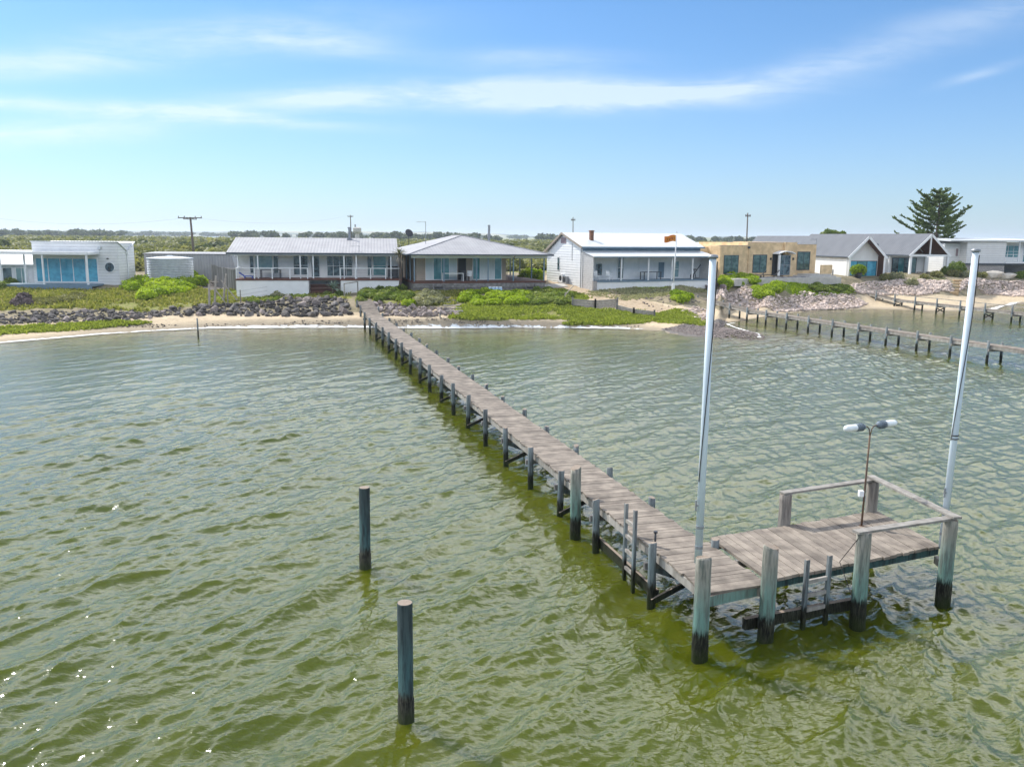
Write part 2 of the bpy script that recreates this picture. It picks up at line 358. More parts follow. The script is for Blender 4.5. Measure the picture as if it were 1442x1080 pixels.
# ------------------------------------------------------------------ mesh builder
class MB:
    def __init__(s): s.v = []; s.f = []; s.t = []
    def add(s, pts, faces, t=None):
        o = len(s.v); s.v.extend([tuple(p) for p in pts])
        t = random.random() if t is None else t
        for f in faces: s.f.append([o + i for i in f]); s.t.append(t)
        return s
    def hexa(s, p, t=None):               # 8 points: bottom 4 ccw, top 4 ccw
        return s.add(p, [(3, 2, 1, 0), (4, 5, 6, 7), (0, 1, 5, 4), (1, 2, 6, 5), (2, 3, 7, 6), (3, 0, 4, 7)], t)
    def box(s, x0, x1, y0, y1, z0, z1, t=None):
        return s.hexa([(x0, y0, z0), (x1, y0, z0), (x1, y1, z0), (x0, y1, z0), (x0, y0, z1), (x1, y0, z1), (x1, y1, z1), (x0, y1, z1)], t)
    def beam(s, a, b, w, h, up=(0, 0, 1), t=None):
        a = Vector(a); b = Vector(b); d = (b - a).normalized(); up = Vector(up)
        if abs(d.dot(up)) > 0.98: up = Vector((0, 1, 0))
        sd = d.cross(up).normalized(); uu = sd.cross(d).normalized()
        sd *= w / 2; uu *= h / 2
        return s.hexa([a - sd - uu, b - sd - uu, b + sd - uu, a + sd - uu, a - sd + uu, b - sd + uu, b + sd + uu, a + sd + uu], t)
    def cyl(s, a, b, r0, r1=None, n=12, t=None):
        return s.tube([a, b], [r0, r0 if r1 is None else r1], n, t)
    def tube(s, pts, r, n=8, t=None):
        pts = [Vector(p) for p in pts]; r = r if hasattr(r, '__len__') else [r] * len(pts)
        vs = []; fs = []; prev = None
        for i, p in enumerate(pts):
            d = (pts[min(i + 1, len(pts) - 1)] - pts[max(i - 1, 0)]).normalized()
            if prev is None:
                ref = Vector((0, 0, 1)) if abs(d.z) < 0.9 else Vector((1, 0, 0))
                prev = d.cross(ref).normalized()
            sd = (prev - d * prev.dot(d)).normalized(); up = d.cross(sd); prev = sd
            for k in range(n):
                a = 2 * math.pi * k / n
                vs.append(p + sd * (r[i] * math.cos(a)) + up * (r[i] * math.sin(a)))
        for i in range(len(pts) - 1):
            for k in range(n):
                k2 = (k + 1) % n
                fs.append((i * n + k, i * n + k2, (i + 1) * n + k2, (i + 1) * n + k))
        fs.append(tuple(range(n))[::-1]); m = (len(pts) - 1) * n
        fs.append(tuple(m + k for k in range(n)))
        return s.add(vs, fs, t)
    def lathe(s, prof, n=24, c=(0, 0, 0), t=None):   # (r, z) profile round a vertical axis
        vs = []; fs = []
        for (r, z) in prof:
            for k in range(n):
                a = 2 * math.pi * k / n; vs.append((c[0] + r * math.cos(a), c[1] + r * math.sin(a), c[2] + z))
        for i in range(len(prof) - 1):
            for k in range(n):
                k2 = (k + 1) % n; fs.append((i * n + k, i * n + k2, (i + 1) * n + k2, (i + 1) * n + k))
        fs.append(tuple(range(n))[::-1]); m = (len(prof) - 1) * n; fs.append(tuple(m + k for k in range(n)))
        return s.add(vs, fs, t)
    def prism(s, poly, off, t=None):       # extrude a 3d polygon by a vector
        n = len(poly); off = Vector(off); p2 = [Vector(p) + off for p in poly]
        fs = [tuple(range(n))[::-1], tuple(range(n, 2 * n))] + [(i, (i + 1) % n, n + (i + 1) % n, n + i) for i in range(n)]
        return s.add([Vector(p) for p in poly] + p2, fs, t)
    def slab(s, quad, th, t=None):         # roof sheet: polygon thickened downwards
        return s.prism(quad, (0, 0, -th), t)
    def build(s, name, m, parent=None, smooth=False, bevel=0.0):
        me = bpy.data.meshes.new(name); me.from_pydata(s.v, [], s.f)
        me.validate(); 
        if len(me.polygons) == len(s.t):
            a = me.attributes.new('tint', 'FLOAT', 'FACE'); a.data.foreach_set('value', s.t)
        import bmesh
        bm = bmesh.new(); bm.from_mesh(me); bmesh.ops.recalc_face_normals(bm, faces=bm.faces); bm.to_mesh(me); bm.free()
        me.materials.append(MATS[m])
        if smooth:
            me.polygons.foreach_set('use_smooth', [len(p.vertices) < 5 for p in me.polygons])
        o = bpy.data.objects.new(name, me); COL.objects.link(o)
        if parent: o.parent = parent
        if bevel:
            b = o.modifiers.new('bevel', 'BEVEL'); b.width = bevel; b.segments = 1; b.limit_method = 'ANGLE'
        return o


def np_mesh(name, V, F, m, parent=None, tint=None, smooth=False):
    """numpy mesh, all faces with the same vertex count"""
    V = np.asarray(V, np.float32); F = np.asarray(F, np.int32); k = F.shape[1]
    me = bpy.data.meshes.new(name)
    me.vertices.add(len(V)); me.vertices.foreach_set('co', V.ravel())
    me.loops.add(F.size); me.loops.foreach_set('vertex_index', F.ravel())
    me.polygons.add(len(F)); me.polygons.foreach_set('loop_start', np.arange(0, F.size, k, dtype=np.int32))
    me.polygons.foreach_set('loop_total', np.full(len(F), k, np.int32))
    if smooth: me.polygons.foreach_set('use_smooth', np.ones(len(F), bool))
    me.update(calc_edges=True)
    if tint is not None:
        a = me.attributes.new('tint', 'FLOAT', 'FACE'); a.data.foreach_set('value', np.asarray(tint, np.float32))
    if m: me.materials.append(MATS[m])
    o = bpy.data.objects.new(name, me); COL.objects.link(o)
    if parent: o.parent = parent
    return o


def tag(o, label=None, cat=None, group=None, kind=None):
    if label: o['label'] = label
    if cat: o['category'] = cat
    if group: o['group'] = group
    if kind: o['kind'] = kind
    return o


def thing(name, loc, rz, label, cat, group=None):
    o = bpy.data.objects.new(name, None); COL.objects.link(o)
    o.location = loc; o.rotation_euler = (0, 0, rz); o.empty_display_size = 0.3
    return tag(o, label, cat, group)


# ------------------------------------------------------------------ shore and terrain height
SHORE = [(-700, 560), (-450, 520), (-300, 506), (-150, 494), (0, 483), (60, 478), (140, 471), (220, 466), (300, 462.5), (400, 461.5), (500, 461.5), (560, 462), (620, 462.5), (700, 462),
         (800, 462), (880, 463), (930, 465.5), (980, 470), (1000, 473), (1012, 470), (1022, 455), (1040, 452), (1060, 449), (1090, 444), (1110, 441), (1140, 438.5),
         (1180, 436), (1233, 435), (1288, 437), (1330, 438), (1365, 437), (1395, 431), (1442, 428), (1600, 418), (1900, 412)]
_sp = [atz(a, b, 0) for a, b in SHORE]
SU = np.array([p.x / p.y for p in _sp]); SY = np.array([p.y for p in _sp])
COLS = {  # column: (row, distance) pairs from the beach inland
    -150: [(470, 58), (445, 64), (425, 72), (405, 85)],
    60: [(463, 62.5), (455, 64), (437, 67.5), (420, 73), (407, 80), (398, 86)],
    200: [(450, 67.2), (446, 68.2), (434, 71), (415, 77), (398, 84), (388, 90)],
    380: [(449, 69.6), (445, 70.8), (426, 74), (420, 79), (405, 90)],
    560: [(449, 69.8), (444, 71), (425, 74.5), (412, 80), (400, 90)],
    640: [(449, 69.8), (440, 71.5), (432, 73.5), (412, 80), (400, 88)],
    760: [(452, 70.5), (438, 73.5), (428, 76), (411, 82), (398, 90)],
    860: [(455, 71), (435, 76), (424, 79), (410, 84), (398, 89)],
    950: [(452, 72), (440, 75), (420, 80), (408, 86), (398, 91)],
    1006: [(456, 71.5), (440, 78), (425, 84), (410, 90), (400, 93), (388, 97)],
    1027: [(437, 85), (424, 88), (409, 91), (398, 93), (389, 96)],
    1060: [(436, 87.5), (408, 91), (398, 93), (390, 96)],
    1100: [(437, 88.5), (410, 91.5), (400, 93), (391, 96)],
    1180: [(430, 93.5), (412, 96.5), (402, 98.5), (390, 101)],
    1250: [(416, 100.5), (402, 102), (394, 104), (386, 107)],
    1400: [(414, 108), (400, 110), (391, 113), (385, 117)],
    1600: [(408, 118), (394, 122), (387, 126)]}
_dk = np.concatenate([np.arange(-12, 0, 1.0), np.arange(0, 50.01, 0.25)])
_cu = []; _cz = []
for x, c in COLS.items():
    P = [aty(px_, Y_, D_) for px_, (Y_, D_) in zip([x] * len(c), c)]
    u = np.mean([p.x / p.y for p in P]); y0 = np.interp(u, SU, SY)
    d = [-12, 0] + [p.y - y0 for p in P]; z = [-1.6, 0] + [p.z for p in P]
    d, z = np.array(d), np.array(z)
    zi = np.interp(_dk, d, z); zi = np.where(_dk > d[-1], z[-1] + (3.2 - z[-1]) * np.clip((_dk - d[-1]) / 12, 0, 1), zi)
    _cu.append(u); _cz.append(zi)
_cu = np.array(_cu); _cz = np.array(_cz)
SPIT = [atz(985, 466, 0), atz(1030, 470, 0), atz(1082, 476.5, 0)]


def terrain_z(X, Y):
    X = np.atleast_1d(np.asarray(X, float)); Y = np.atleast_1d(np.asarray(Y, float))
    u = X / np.maximum(Y, 1); y0 = np.interp(u, SU, SY); d = Y - y0
    i = np.clip(np.searchsorted(_cu, u) - 1, 0, len(_cu) - 2)
    f = np.clip((u - _cu[i]) / (_cu[i + 1] - _cu[i]), 0, 1)
    f = f * f * (3 - 2 * f)
    k = np.clip((d - _dk[0]), 0, None)
    j = np.clip(np.searchsorted(_dk, d) - 1, 0, len(_dk) - 2)
    g_ = np.clip((d - _dk[j]) / (_dk[j + 1] - _dk[j]), 0, 1)
    a = _cz[i, j] * (1 - g_) + _cz[i, j + 1] * g_
    b = _cz[i + 1, j] * (1 - g_) + _cz[i + 1, j + 1] * g_
    z = a * (1 - f) + b * f
    n = 0.05 * (np.sin(X * 1.7 + 0.6 * np.sin(Y * 1.3)) * np.cos(Y * 1.9 + np.sin(X * 0.9)))
    n += 0.03 * np.sin(X * 4.1 + Y * 2.7) * np.sin(Y * 3.7 - X * 1.3)
    z = z + n * np.clip(d / 4, 0, 1)
    for p, w, h in ((SPIT[0], 2.8, .22), (SPIT[1], 2.1, 0.19), ((SPIT[1] + SPIT[2]) / 2, 1.7, .16), (SPIT[2], 1.2, 0.10)):
        r2 = ((X - p.x) ** 2 / (w * 1.25) ** 2 + (Y - p.y) ** 2 / (w * 1.9) ** 2)
        z = np.maximum(z, (h + 0.25) * np.exp(-r2) - 0.22)
    return z


def gz(x, y): return float(terrain_z([x], [y])[0])


def ground(px, py, ymin=48, ymax=160):     # where a sight line meets the terrain
    d = ray(px, py); Y = np.linspace(ymin, ymax, 1200); t = Y / d[1]
    zr = CAMH + d[2] * t; zt = terrain_z(d[0] * t, Y)
    k = np.argmax(zr <= zt)
    if zr[k] > zt[k]: k = len(Y) - 1
    return Vector((d[0] * t[k], Y[k], float(zt[k])))


def project(X, Y, Z):
    z = Z - CAMH; f = Y * cp - z * sp; v = (Y * sp + z * cp) / f; u = X / f
    u, v = u * cr + v * sr, -u * sr + v * cr
    return 721 + u * FPX, 540 - v * FPX


def inside(poly, x, y):
    c = np.zeros(x.shape, bool); n = len(poly)
    for i in range(n):
        x1, y1 = poly[i]; x2, y2 = poly[(i + 1) % n]
        if y1 == y2: continue
        t = ((y1 > y) != (y2 > y)) & (x < (x2 - x1) * (y - y1) / (y2 - y1) + x1)
        c ^= t
    return c


def world_poly(pts): return [tuple(ground(a, b)[:2]) for a, b in pts]


AREAS = {'grass': [
    [(-300, 478), (-300, 408), (0, 404), (120, 409), (250, 408), (280, 404), (295, 412), (335, 408), (337, 427), (285, 430), (230, 436), (190, 440), (120, 435), (60, 434), (0, 438)],
    [(-150, 480), (-60, 466), (0, 461), (60, 457), (130, 454.5), (215, 454), (190, 458), (120, 464), (40, 469), (0, 472)],
    [(337, 424), (420, 415), (490, 412), (497, 421), (430, 421), (360, 428)],
    [(520, 424), (540, 412), (640, 408), (660, 412), (640, 430), (560, 430)],
    [(632, 449), (645, 432), (700, 412), (790, 408), (830, 420), (800, 432), (900, 437), (940, 446), (900, 456), (850, 458.5), (792, 457), (812, 451), (760, 450), (700, 451.5), (660, 452)],
    [(905, 447), (950, 436), (1000, 452), (1000, 459), (960, 456), (930, 455)]],
    'dry': [[(805, 412), (850, 408), (920, 400), (1000, 390), (1012, 404), (960, 412), (920, 420), (880, 424), (850, 420)],
            [(1180, 410), (1230, 396), (1330, 391), (1330, 396), (1230, 404)]],
    'lawn': [[(1078, 403), (1095, 398), (1150, 396.5), (1185, 402), (1205, 413), (1160, 416), (1110, 413), (1085, 410)],
             [(297, 410), (337, 407), (338, 422), (300, 424)], [(895, 400), (935, 398), (940, 406), (900, 408)]],
    'track': [[(762, 402), (768, 388), (800, 390), (838, 402), (880, 413), (940, 432), (1000, 447), (985, 452), (930, 442), (880, 432), (840, 424), (810, 412)]],
    'gravel': [[(930, 464), (965, 456), (1003, 453), (1022, 452), (1050, 464), (1100, 474), (1090, 484), (1000, 482), (960, 474)],
               [(262, 415), (290, 396), (318, 396), (318, 410), (296, 420), (280, 428)]]}
AREAS = {k: [world_poly(p) for p in v] for k, v in AREAS.items()}

# terrain sheet: columns fan out from the viewer's side, rows follow the shore
uc = np.concatenate([np.linspace(-1.7, -0.85, 30), np.linspace(-0.84, 0.84, 1000), np.linspace(0.85, 1.7, 30)])
dr = np.concatenate([np.arange(-10, -1, 1.0), np.arange(-1, 40, 0.22), 40 * 1.055 ** np.arange(1, 88)])
UU, DD = np.meshgrid(uc, dr)
YY = np.interp(UU, SU, SY) + DD; XX = UU * YY
ZZ = terrain_z(XX.ravel(), YY.ravel()).reshape(XX.shape)
far = np.clip((YY - 400) / 3000, 0, 1); ZZ = ZZ + far * 4 * (np.sin(XX / 310.0) + np.sin(YY / 430.0 + XX / 700.0))
nr, nc = XX.shape
idx = np.arange(nr * nc).reshape(nr, nc)
FQ = np.stack([idx[:-1, :-1], idx[:-1, 1:], idx[1:, 1:], idx[1:, :-1]], -1).reshape(-1, 4)


def terrain_mat():
    m, gg, bs = new_mat('shore_ground')
    pos = gg.n('ShaderNodeNewGeometry').outputs['Position']
    A = lambda n: gg.n('ShaderNodeAttribute', attribute_name=n).outputs['Fac']
    n1 = gg.noise(pos, 0.6, 6, 0.65); n2 = gg.noise(pos, 3.5, 5, 0.65); n3 = gg.noise(pos, 14.0, 4, 0.6)
    br = gg.math('ADD', gg.math('MULTIPLY', n1, 0.5), gg.math('MULTIPLY', n2, 0.5))
    M = lambda n, w=0.5: gg.smooth(gg.math('ADD', A(n), gg.math('MULTIPLY', gg.math('SUBTRACT', br, 0.5), w * 2)), 0.42, 0.62)
    sand = gg.mix(gg.smooth(n2, 0.3, 0.7), (0.61, 0.50, 0.345), (0.50, 0.40, 0.27))
    wet = A('wet')
    sand = gg.mix(wet, sand, (0.34, 0.285, 0.21))
    soil = gg.mix(gg.smooth(br, 0.4, 0.6), (0.34, 0.28, 0.20), (0.21, 0.18, 0.11))
    soil = gg.mix(gg.smooth(n3, 0.45, 0.65, 0.0, 0.5), soil, (0.15, 0.16, 0.06))
    col = gg.mix(M('soil'), sand, soil)
    gr = gg.mix(gg.smooth(n2, 0.35, 0.65), (0.20, 0.22, 0.045), (0.29, 0.255, 0.11))
    gr = gg.mix(gg.smooth(n3, 0.4, 0.6, 0, 0.5), gr, (0.12, 0.15, 0.03))
    dry = gg.mix(gg.smooth(n2, 0.35, 0.65), (0.30, 0.26, 0.15), (0.19, 0.19, 0.07))
    col = gg.mix(M('dry'), col, dry)
    col = gg.mix(M('grass'), col, gr)
    trk = gg.mix(gg.smooth(n2, 0.35, 0.65), (0.50, 0.40, 0.28), (0.38, 0.29, 0.19))
    col = gg.mix(M('track', 0.3), col, trk)
    grv = gg.mix(gg.smooth(n3, 0.4, 0.6), (0.21, 0.19, 0.175), (0.10, 0.09, 0.085))
    col = gg.mix(M('gravel', 0.3), col, grv)
    lw = gg.mix(gg.smooth(n3, 0.35, 0.65), (0.13, 0.20, 0.02), (0.20, 0.24, 0.05))
    col = gg.mix(M('lawn', 0.15), col, lw)
    gg.put(bs.inputs['Base Color'], col)
    bs.inputs['Roughness'].default_value = 0.92; bs.inputs['Specular IOR Level'].default_value = 0.2
    bn = gg.n('ShaderNodeBump'); bn.inputs['Distance'].default_value = 0.12; bn.inputs['Strength'].default_value = 0.7
    gg.link(gg.math('ADD', n2, gg.math('MULTIPLY', n3, 0.5)), bn.inputs['Height']); gg.link(bn.outputs[0], bs.inputs['Normal'])


terrain_mat()
terr = np_mesh('ground', np.stack([XX, YY, ZZ], -1).reshape(-1, 3), FQ, 'shore_ground', smooth=True)
tag(terr, kind='structure')
xr, yr = XX.ravel(), YY.ravel()
masks = {}
for k, polys in AREAS.items():
    mm = np.zeros(xr.shape, bool)
    for p in polys: mm |= inside(p, xr, yr)
    masks[k] = mm.astype(np.float32)
dd = DD.ravel()
toe = np.interp(UU.ravel(), _cu, [4, 4.5, 3.6, 2.6, 2.6, 3.5, 5, 12, 9, 14, 9, 9.5, 4, 3, 8, 9, 9])
masks['soil'] = (dd > toe).astype(np.float32)
masks['wet'] = np.clip(1.0 - (dd - 0.2) / 1.2, 0, 1).astype(np.float32)
masks['grass'] = np.maximum(masks['grass'], (dd > 34).astype(np.float32))
for k, a in masks.items():
    at = terr.data.attributes.new(k, 'FLOAT', 'POINT'); at.data.foreach_set('value', a)


def rand_in(poly, n):
    P = np.array(poly); lo, hi = P.min(0), P.max(0); out = np.zeros((0, 2))
    while len(out) < n:
        q = lo + rng.random((n * 3, 2)) * (hi - lo); out = np.vstack([out, q[inside(poly, q[:, 0], q[:, 1])]])
    return out[:n]


# ------------------------------------------------------------------ water
def water_mat():
    m, gg, bs = new_mat('sea_water')
    pos = gg.n('ShaderNodeNewGeometry').outputs['Position']
    sh = gg.n('ShaderNodeAttribute', attribute_name='shallow').outputs['Fac']
    n1 = gg.noise(pos, 0.06, 4, 0.55, 0.4); n2 = gg.noise(pos, 0.35, 4, 0.6, 0.5)
    deep = gg.mix(gg.smooth(n1, 0.35, 0.65), (0.047, 0.060, 0.002), (0.060, 0.073, 0.004))
    deep = gg.mix(gg.smooth(n2, 0.40, 0.66, 0, 0.5), deep, (0.080, 0.090, 0.012))
    shal = gg.mix(gg.smooth(n2, 0.38, 0.62), (0.10, 0.098, 0.045), (0.18, 0.165, 0.09))
    col = gg.mix(sh, deep, shal)
    gg.put(bs.inputs['Base Color'], col)
    bs.inputs['Roughness'].default_value = 0.135
    bs.inputs['IOR'].default_value = 1.43
    bs.subsurface_method = 'BURLEY'
    bs.inputs['Subsurface Weight'].default_value = 1.0; bs.inputs['Subsurface Scale'].default_value = 1.0; bs.inputs['Subsurface Radius'].default_value = (0.6, 0.8, 0.45)
    r1 = gg.noise(gg.mapping(pos, (2.2, 3.6, 2), (0, 0, R(-34))), 1.6, 2.5, 0.5, 0.5)
    r2 = gg.noise(gg.mapping(pos, (1, 1.6, 1), (0, 0, R(-20))), 9.0, 2, 0.5, 0.3)
    bn = gg.n('ShaderNodeBump'); bn.inputs['Strength'].default_value = 1.0; bn.inputs['Distance'].default_value = 1.0
    gg.link(gg.math('ADD', gg.math('MULTIPLY', r1, 0.013), gg.math('MULTIPLY', r2, 0.0095)), bn.inputs['Height'])
    gg.link(bn.outputs[0], bs.inputs['Normal'])


water_mat()
th = np.concatenate([np.radians(np.arange(-180, -36, 2.4)), np.radians(np.linspace(-36, 36, 1250)), np.radians(np.arange(38, 180, 2.4))])
rr = np.concatenate([[0.5, 2, 4, 6, 7.5], 8.5 * np.exp(np.arange(0, 925) * 0.0028), 116 * 1.12 ** np.arange(1, 38)])
TH, RR = np.meshgrid(th, rr)
WX, WY = RR * np.sin(TH), RR * np.cos(TH)
nW = 150
lam = np.exp(rng.uniform(np.log(0.13), np.log(2.6), nW)); kk = 2 * np.pi / lam
az = math.atan2(-0.50, 0.86) + rng.normal(0, 1, nW) * np.interp(lam, [.17, .8, 2.0], [.70, .50, .36])
ph = rng.uniform(0, 2 * np.pi, nW); slope = 0.215 * math.sqrt(2 / nW) * np.interp(lam, [.13, .3, .6, 1.0, 1.7, 2.6], [1.15, 1.25, 1.15, 1.0, .85, .7])
amp = slope / kk
res = np.maximum(RR * 0.0028, np.where(np.abs(TH) > R(36.5), 2.0, 0.0))
calm = np.clip((np.interp(np.clip(WX / np.maximum(WY, 1), -4, 4), SU, SY) - WY) / 40, 0.20, 1.0)
calm = np.where(WY < 5, 1.0, calm)
gust = 0.85 + 0.25 * np.sin(WX * 0.13 + 0.7 * np.sin(WY * 0.09)) * np.sin(WY * 0.11 + 1.0)
WZ = np.zeros_like(WX); OX = np.zeros_like(WX); OY = np.zeros_like(WX)
for i in range(nW):
    w = np.clip((lam[i] / res - 1.8) / 1.2, 0, 1) * amp[i] * calm * gust
    p = kk[i] * (math.cos(az[i]) * WX + math.sin(az[i]) * WY) + ph[i]
    WZ += w * np.cos(p); s_ = 0.9 * w * np.sin(p)
    OX -= s_ * math.cos(az[i]); OY -= s_ * math.sin(az[i])
nr, nc = WX.shape
idx = np.arange(nr * nc).reshape(nr, nc)
i2 = np.concatenate([idx, idx[:, :1]], 1)
FW = np.stack([i2[:-1, :-1], i2[1:, :-1], i2[1:, 1:], i2[:-1, 1:]], -1).reshape(-1, 4)
wat = np_mesh('water', np.stack([WX + OX, WY + OY, WZ], -1).reshape(-1, 3), FW, 'sea_water', smooth=True)
tag(wat, kind='structure')
dsh = np.interp(np.clip(WX / np.maximum(WY, 1), -4, 4), SU, SY) - WY
dsh = np.where(WY < 3, 60, dsh)
for p in SPIT: dsh = np.minimum(dsh, np.hypot(WX - p.x, WY - p.y) - 2.0)
shal = np.clip(1 - dsh / 13.0, 0, 1) ** 1.3
at = wat.data.attributes.new('shallow', 'FLOAT', 'POINT'); at.data.foreach_set('value', shal.ravel().astype(np.float32))


# wash of foam along the beach
def foam_mat():
    m, gg, bs = new_mat('foam')
    pos = gg.n('ShaderNodeNewGeometry').outputs['Position']
    e = gg.n('ShaderNodeAttribute', attribute_name='edge').outputs['Fac']
    n1 = gg.noise(gg.mapping(pos, (0.7, 1.2, 1)), 1.3, 7, 0.70, 0.6)
    al = gg.smooth(gg.math('ADD', e, gg.math('MULTIPLY', gg.math('SUBTRACT', n1, 0.5), 3.2)), 0.50, 0.85)
    bs.inputs['Base Color'].default_value = (0.80, 0.81, 0.80, 1); bs.inputs['Roughness'].default_value = 0.7
    gg.link(al, bs.inputs['Alpha'])


foam_mat()


def foam_strip(path, lo, hi):
    P = []
    for a, b in zip(path[:-1], path[1:]):
        n = max(1, int((b - a).length / 0.4))
        P += [a + (b - a) * (i / n) for i in range(n)]
    P.append(path[-1]); V = []; E = []
    K = 8
    for i, p in enumerate(P):
        d = (P[min(i + 1, len(P) - 1)] - P[max(i - 1, 0)]); d.z = 0; d.normalize(); nrm = Vector((d.y, -d.x, 0))
        w = 0.85 + 0.35 * math.sin(i * 0.13) * math.sin(i * 0.047 + 1)
        for j in range(K):
            f = j / (K - 1); q = p + nrm * ((lo + (hi - lo) * f) * w)
            V.append((q.x, q.y, max(gz(q.x, q.y), 0.0) + 0.045)); E.append(math.sin(math.pi * f) ** 0.8 * min(1, i / 8, (len(P) - 1 - i) / 8))
    F = []
    for i in range(len(P) - 1):
        for j in range(K - 1):
            a = i * K + j; F.append((a, a + 1, a + K + 1, a + K))
    o = np_mesh('foam', V, F, 'foam', smooth=True)
    at = o.data.attributes.new('edge', 'FLOAT', 'POINT'); at.data.foreach_set('value', np.array(E, np.float32))
    return tag(o, 'white wash of foam where the water meets the beach', 'foam', kind='stuff')


foam_strip([atz(a, b, 0) for a, b in SHORE if -460 <= a <= 930], -0.35, 0.62)
foam_strip([atz(a, b, 0) for a, b in [(1036, 479), (1055, 478.5), (1070, 477), (1066, 472), (1050, 466), (1036, 462), (1024, 457), (1036, 455), (1052, 452)]], -0.22, 0.22)
foam_strip([atz(a, b, 0) for a, b in [(1368, 440), (1385, 438.5), (1400, 435), (1412, 431), (1430, 428), (1450, 427)]], -.5, .5)

# ------------------------------------------------------------------ main jetty
JA = atz(915, 765, 1.35); JB = atz(512, 441, 1.35)
JD = (JB - JA); JD.z = 0; JL = JD.length; JD.normalize(); JN = Vector((JD.y, -JD.x, 0))
if JN.x < 0: JN = -JN
T_END = (75.2 - JA.y) / JD.y


def jz(t):
    f = min(max((t - (T_END - 9)) / 9, 0), 1)
    return 1.10 + 0.78 * f * f * (3 - 2 * f)


def J(t, o, z): p = JA + JD * t + JN * o; return Vector((p.x, p.y, z))


jetty = thing('jetty', (0, 0, 0), 0, 'long weathered timber jetty running from the beach out to an L shaped landing', 'jetty')
mb = MB(); t = -2.0; i = 0
while t < T_END:
    z = jz(t + 0.09); e = random.uniform(-0.03, 0.03); e2 = random.uniform(-0.03, 0.03); s = 0.01 * random.random()
    sk = max(0, (0.5 - t) / 2.5)
    a0 = 0.20 + e; a1 = 1.44 + e2 + (0.10 if t < 0.3 else 0)
    mb.hexa([J(t, a0, z - .04), J(t + .146, a0, jz(t + .146) - .04), J(t + .146 + 0.06 * sk, a1, jz(t + .146) - .04), J(t + 0.06 * sk, a1, z - .04),
             J(t, a0, z + s), J(t + .146, a0, jz(t + .146) + s), J(t + .146 + 0.06 * sk, a1, jz(t + .146) + s), J(t + 0.06 * sk, a1, z + s)])
    t += 0.157
mb.build('deck', 'deck_wood', jetty)
for o in (0.25, 1.38):
    mb = MB(); ts = np.arange(-1.95, T_END, 2.8)
    for a, b in zip(ts, list(ts[1:]) + [T_END]): mb.beam(J(a, o, jz(a) - .13), J(b - 0.01, o, jz(b) - .13), 0.09, 0.17)
    mb.build('stringer', 'weathered_wood', jetty)

left_px = [(915, 765), (838, 702), (785, 661), (740, 628), (706, 600), (676, 577), (652, 557), (630, 541), (613, 527), (598, 514), (585, 503), (573, 492), (562, 483),
           (552, 476), (542, 468), (533, 461), (525, 454), (518, 447), (512, 441)]
tl = []
for q in left_px:
    p = atz(q[0], q[1], 1.35); tl.append((p - JA).dot(JD))
tl += [tl[-1] + 3.0, tl[-1] + 5.6]


def pile(p, r, top, m, parent, base=-1.2, lean=(0, 0), n=14, name='pile'):
    mb = MB(); pts = []; rs = []
    for z in list(np.arange(base, top - .1, .16)) + [top - .014, top]:   # slightly uneven log, crusted with growth near the waterline
        f = z / top; k = 1.05 - .05 * max(f, 0) + random.uniform(-.012, .012) + (random.uniform(.0, .07) if -.1 < z < .5 else 0)
        pts.append((p.x + lean[0] * f + random.uniform(-.003, .003), p.y + lean[1] * f + random.uniform(-.003, .003), z)); rs.append(r * k)
    rs[-1] = r * .93; mb.tube(pts, rs, n)
    return mb.build(name, m, parent, smooth=True)


for i, t in enumerate(tl):
    z = jz(t); gr = gz(*J(t, 0, 0)[:2]) if t > 45 else -1
    base = min(-1.0, gr - 0.5)
    pile(J(t, 0.08, 0), 0.083, z + 0.25 + random.uniform(-.05, .05), 'pile_slender', jetty, base, (random.uniform(-.035, .035), random.uniform(-.03, .03)))
    pile(J(t + 0.05, 1.55, 0), 0.083, z + 0.17 + random.uniform(-.05, .05), 'pile_slender', jetty, base, (random.uniform(-.035, .035), random.uniform(-.03, .03)))
    mb = MB(); mb.beam(J(t + .12, -.05, z - .28), J(t + .12, 1.65, z - .28), 0.075, 0.15)
    mb.build('crosshead', 'sleeper_wood', jetty)
    if i % 2 == 0 and t < 52:
        mb = MB(); mb.beam(J(t - .10, 0.05, 0.12), J(t - .10, 1.6, z - .34), 0.06, 0.12); mb.beam(J(t + .22, 1.6, 0.12), J(t + .22, 0.05, z - .34), 0.06, 0.12)
        mb.build('brace', 'pile_slender', jetty)

# low waling beam, ladder and mooring post on the seaward run
mb = MB(); mb.beam(J(-.05, 0.19, 0.22), J(tl[1] + .1, 0.19, 0.22), 0.07, 0.24); mb.build('waling', 'pile_slender', jetty)


def ladder(parent, pA, pB, z_top, z_bot, rungs, mA='weathered_wood'):
    mb = MB(); pA, pB = Vector(pA), Vector(pB); d = (pB - pA).normalized(); nn = Vector((d.y, -d.x, 0))
    l = None
    for p in (pA, pB):
        mb = MB(); mb.box(-.045, .045, -.035, .035, z_bot, z_top)
        o = mb.build('stile', 'pile_slender', parent, bevel=0.006); o.rotation_euler.z = math.atan2(d.y, d.x); o.location = (p.x, p.y, 0)
        # mesh stays upright, world height kept in the mesh
    for z in rungs:
        mb = MB(); mb.beam(pA + Vector((0, 0, z)), pB + Vector((0, 0, z)), 0.05, 0.075); mb.build('rung', mA, parent)


def sub(name, parent):
    o = bpy.data.objects.new(name, None); COL.objects.link(o); o.parent = parent; o.empty_display_size = 0.2
    return o


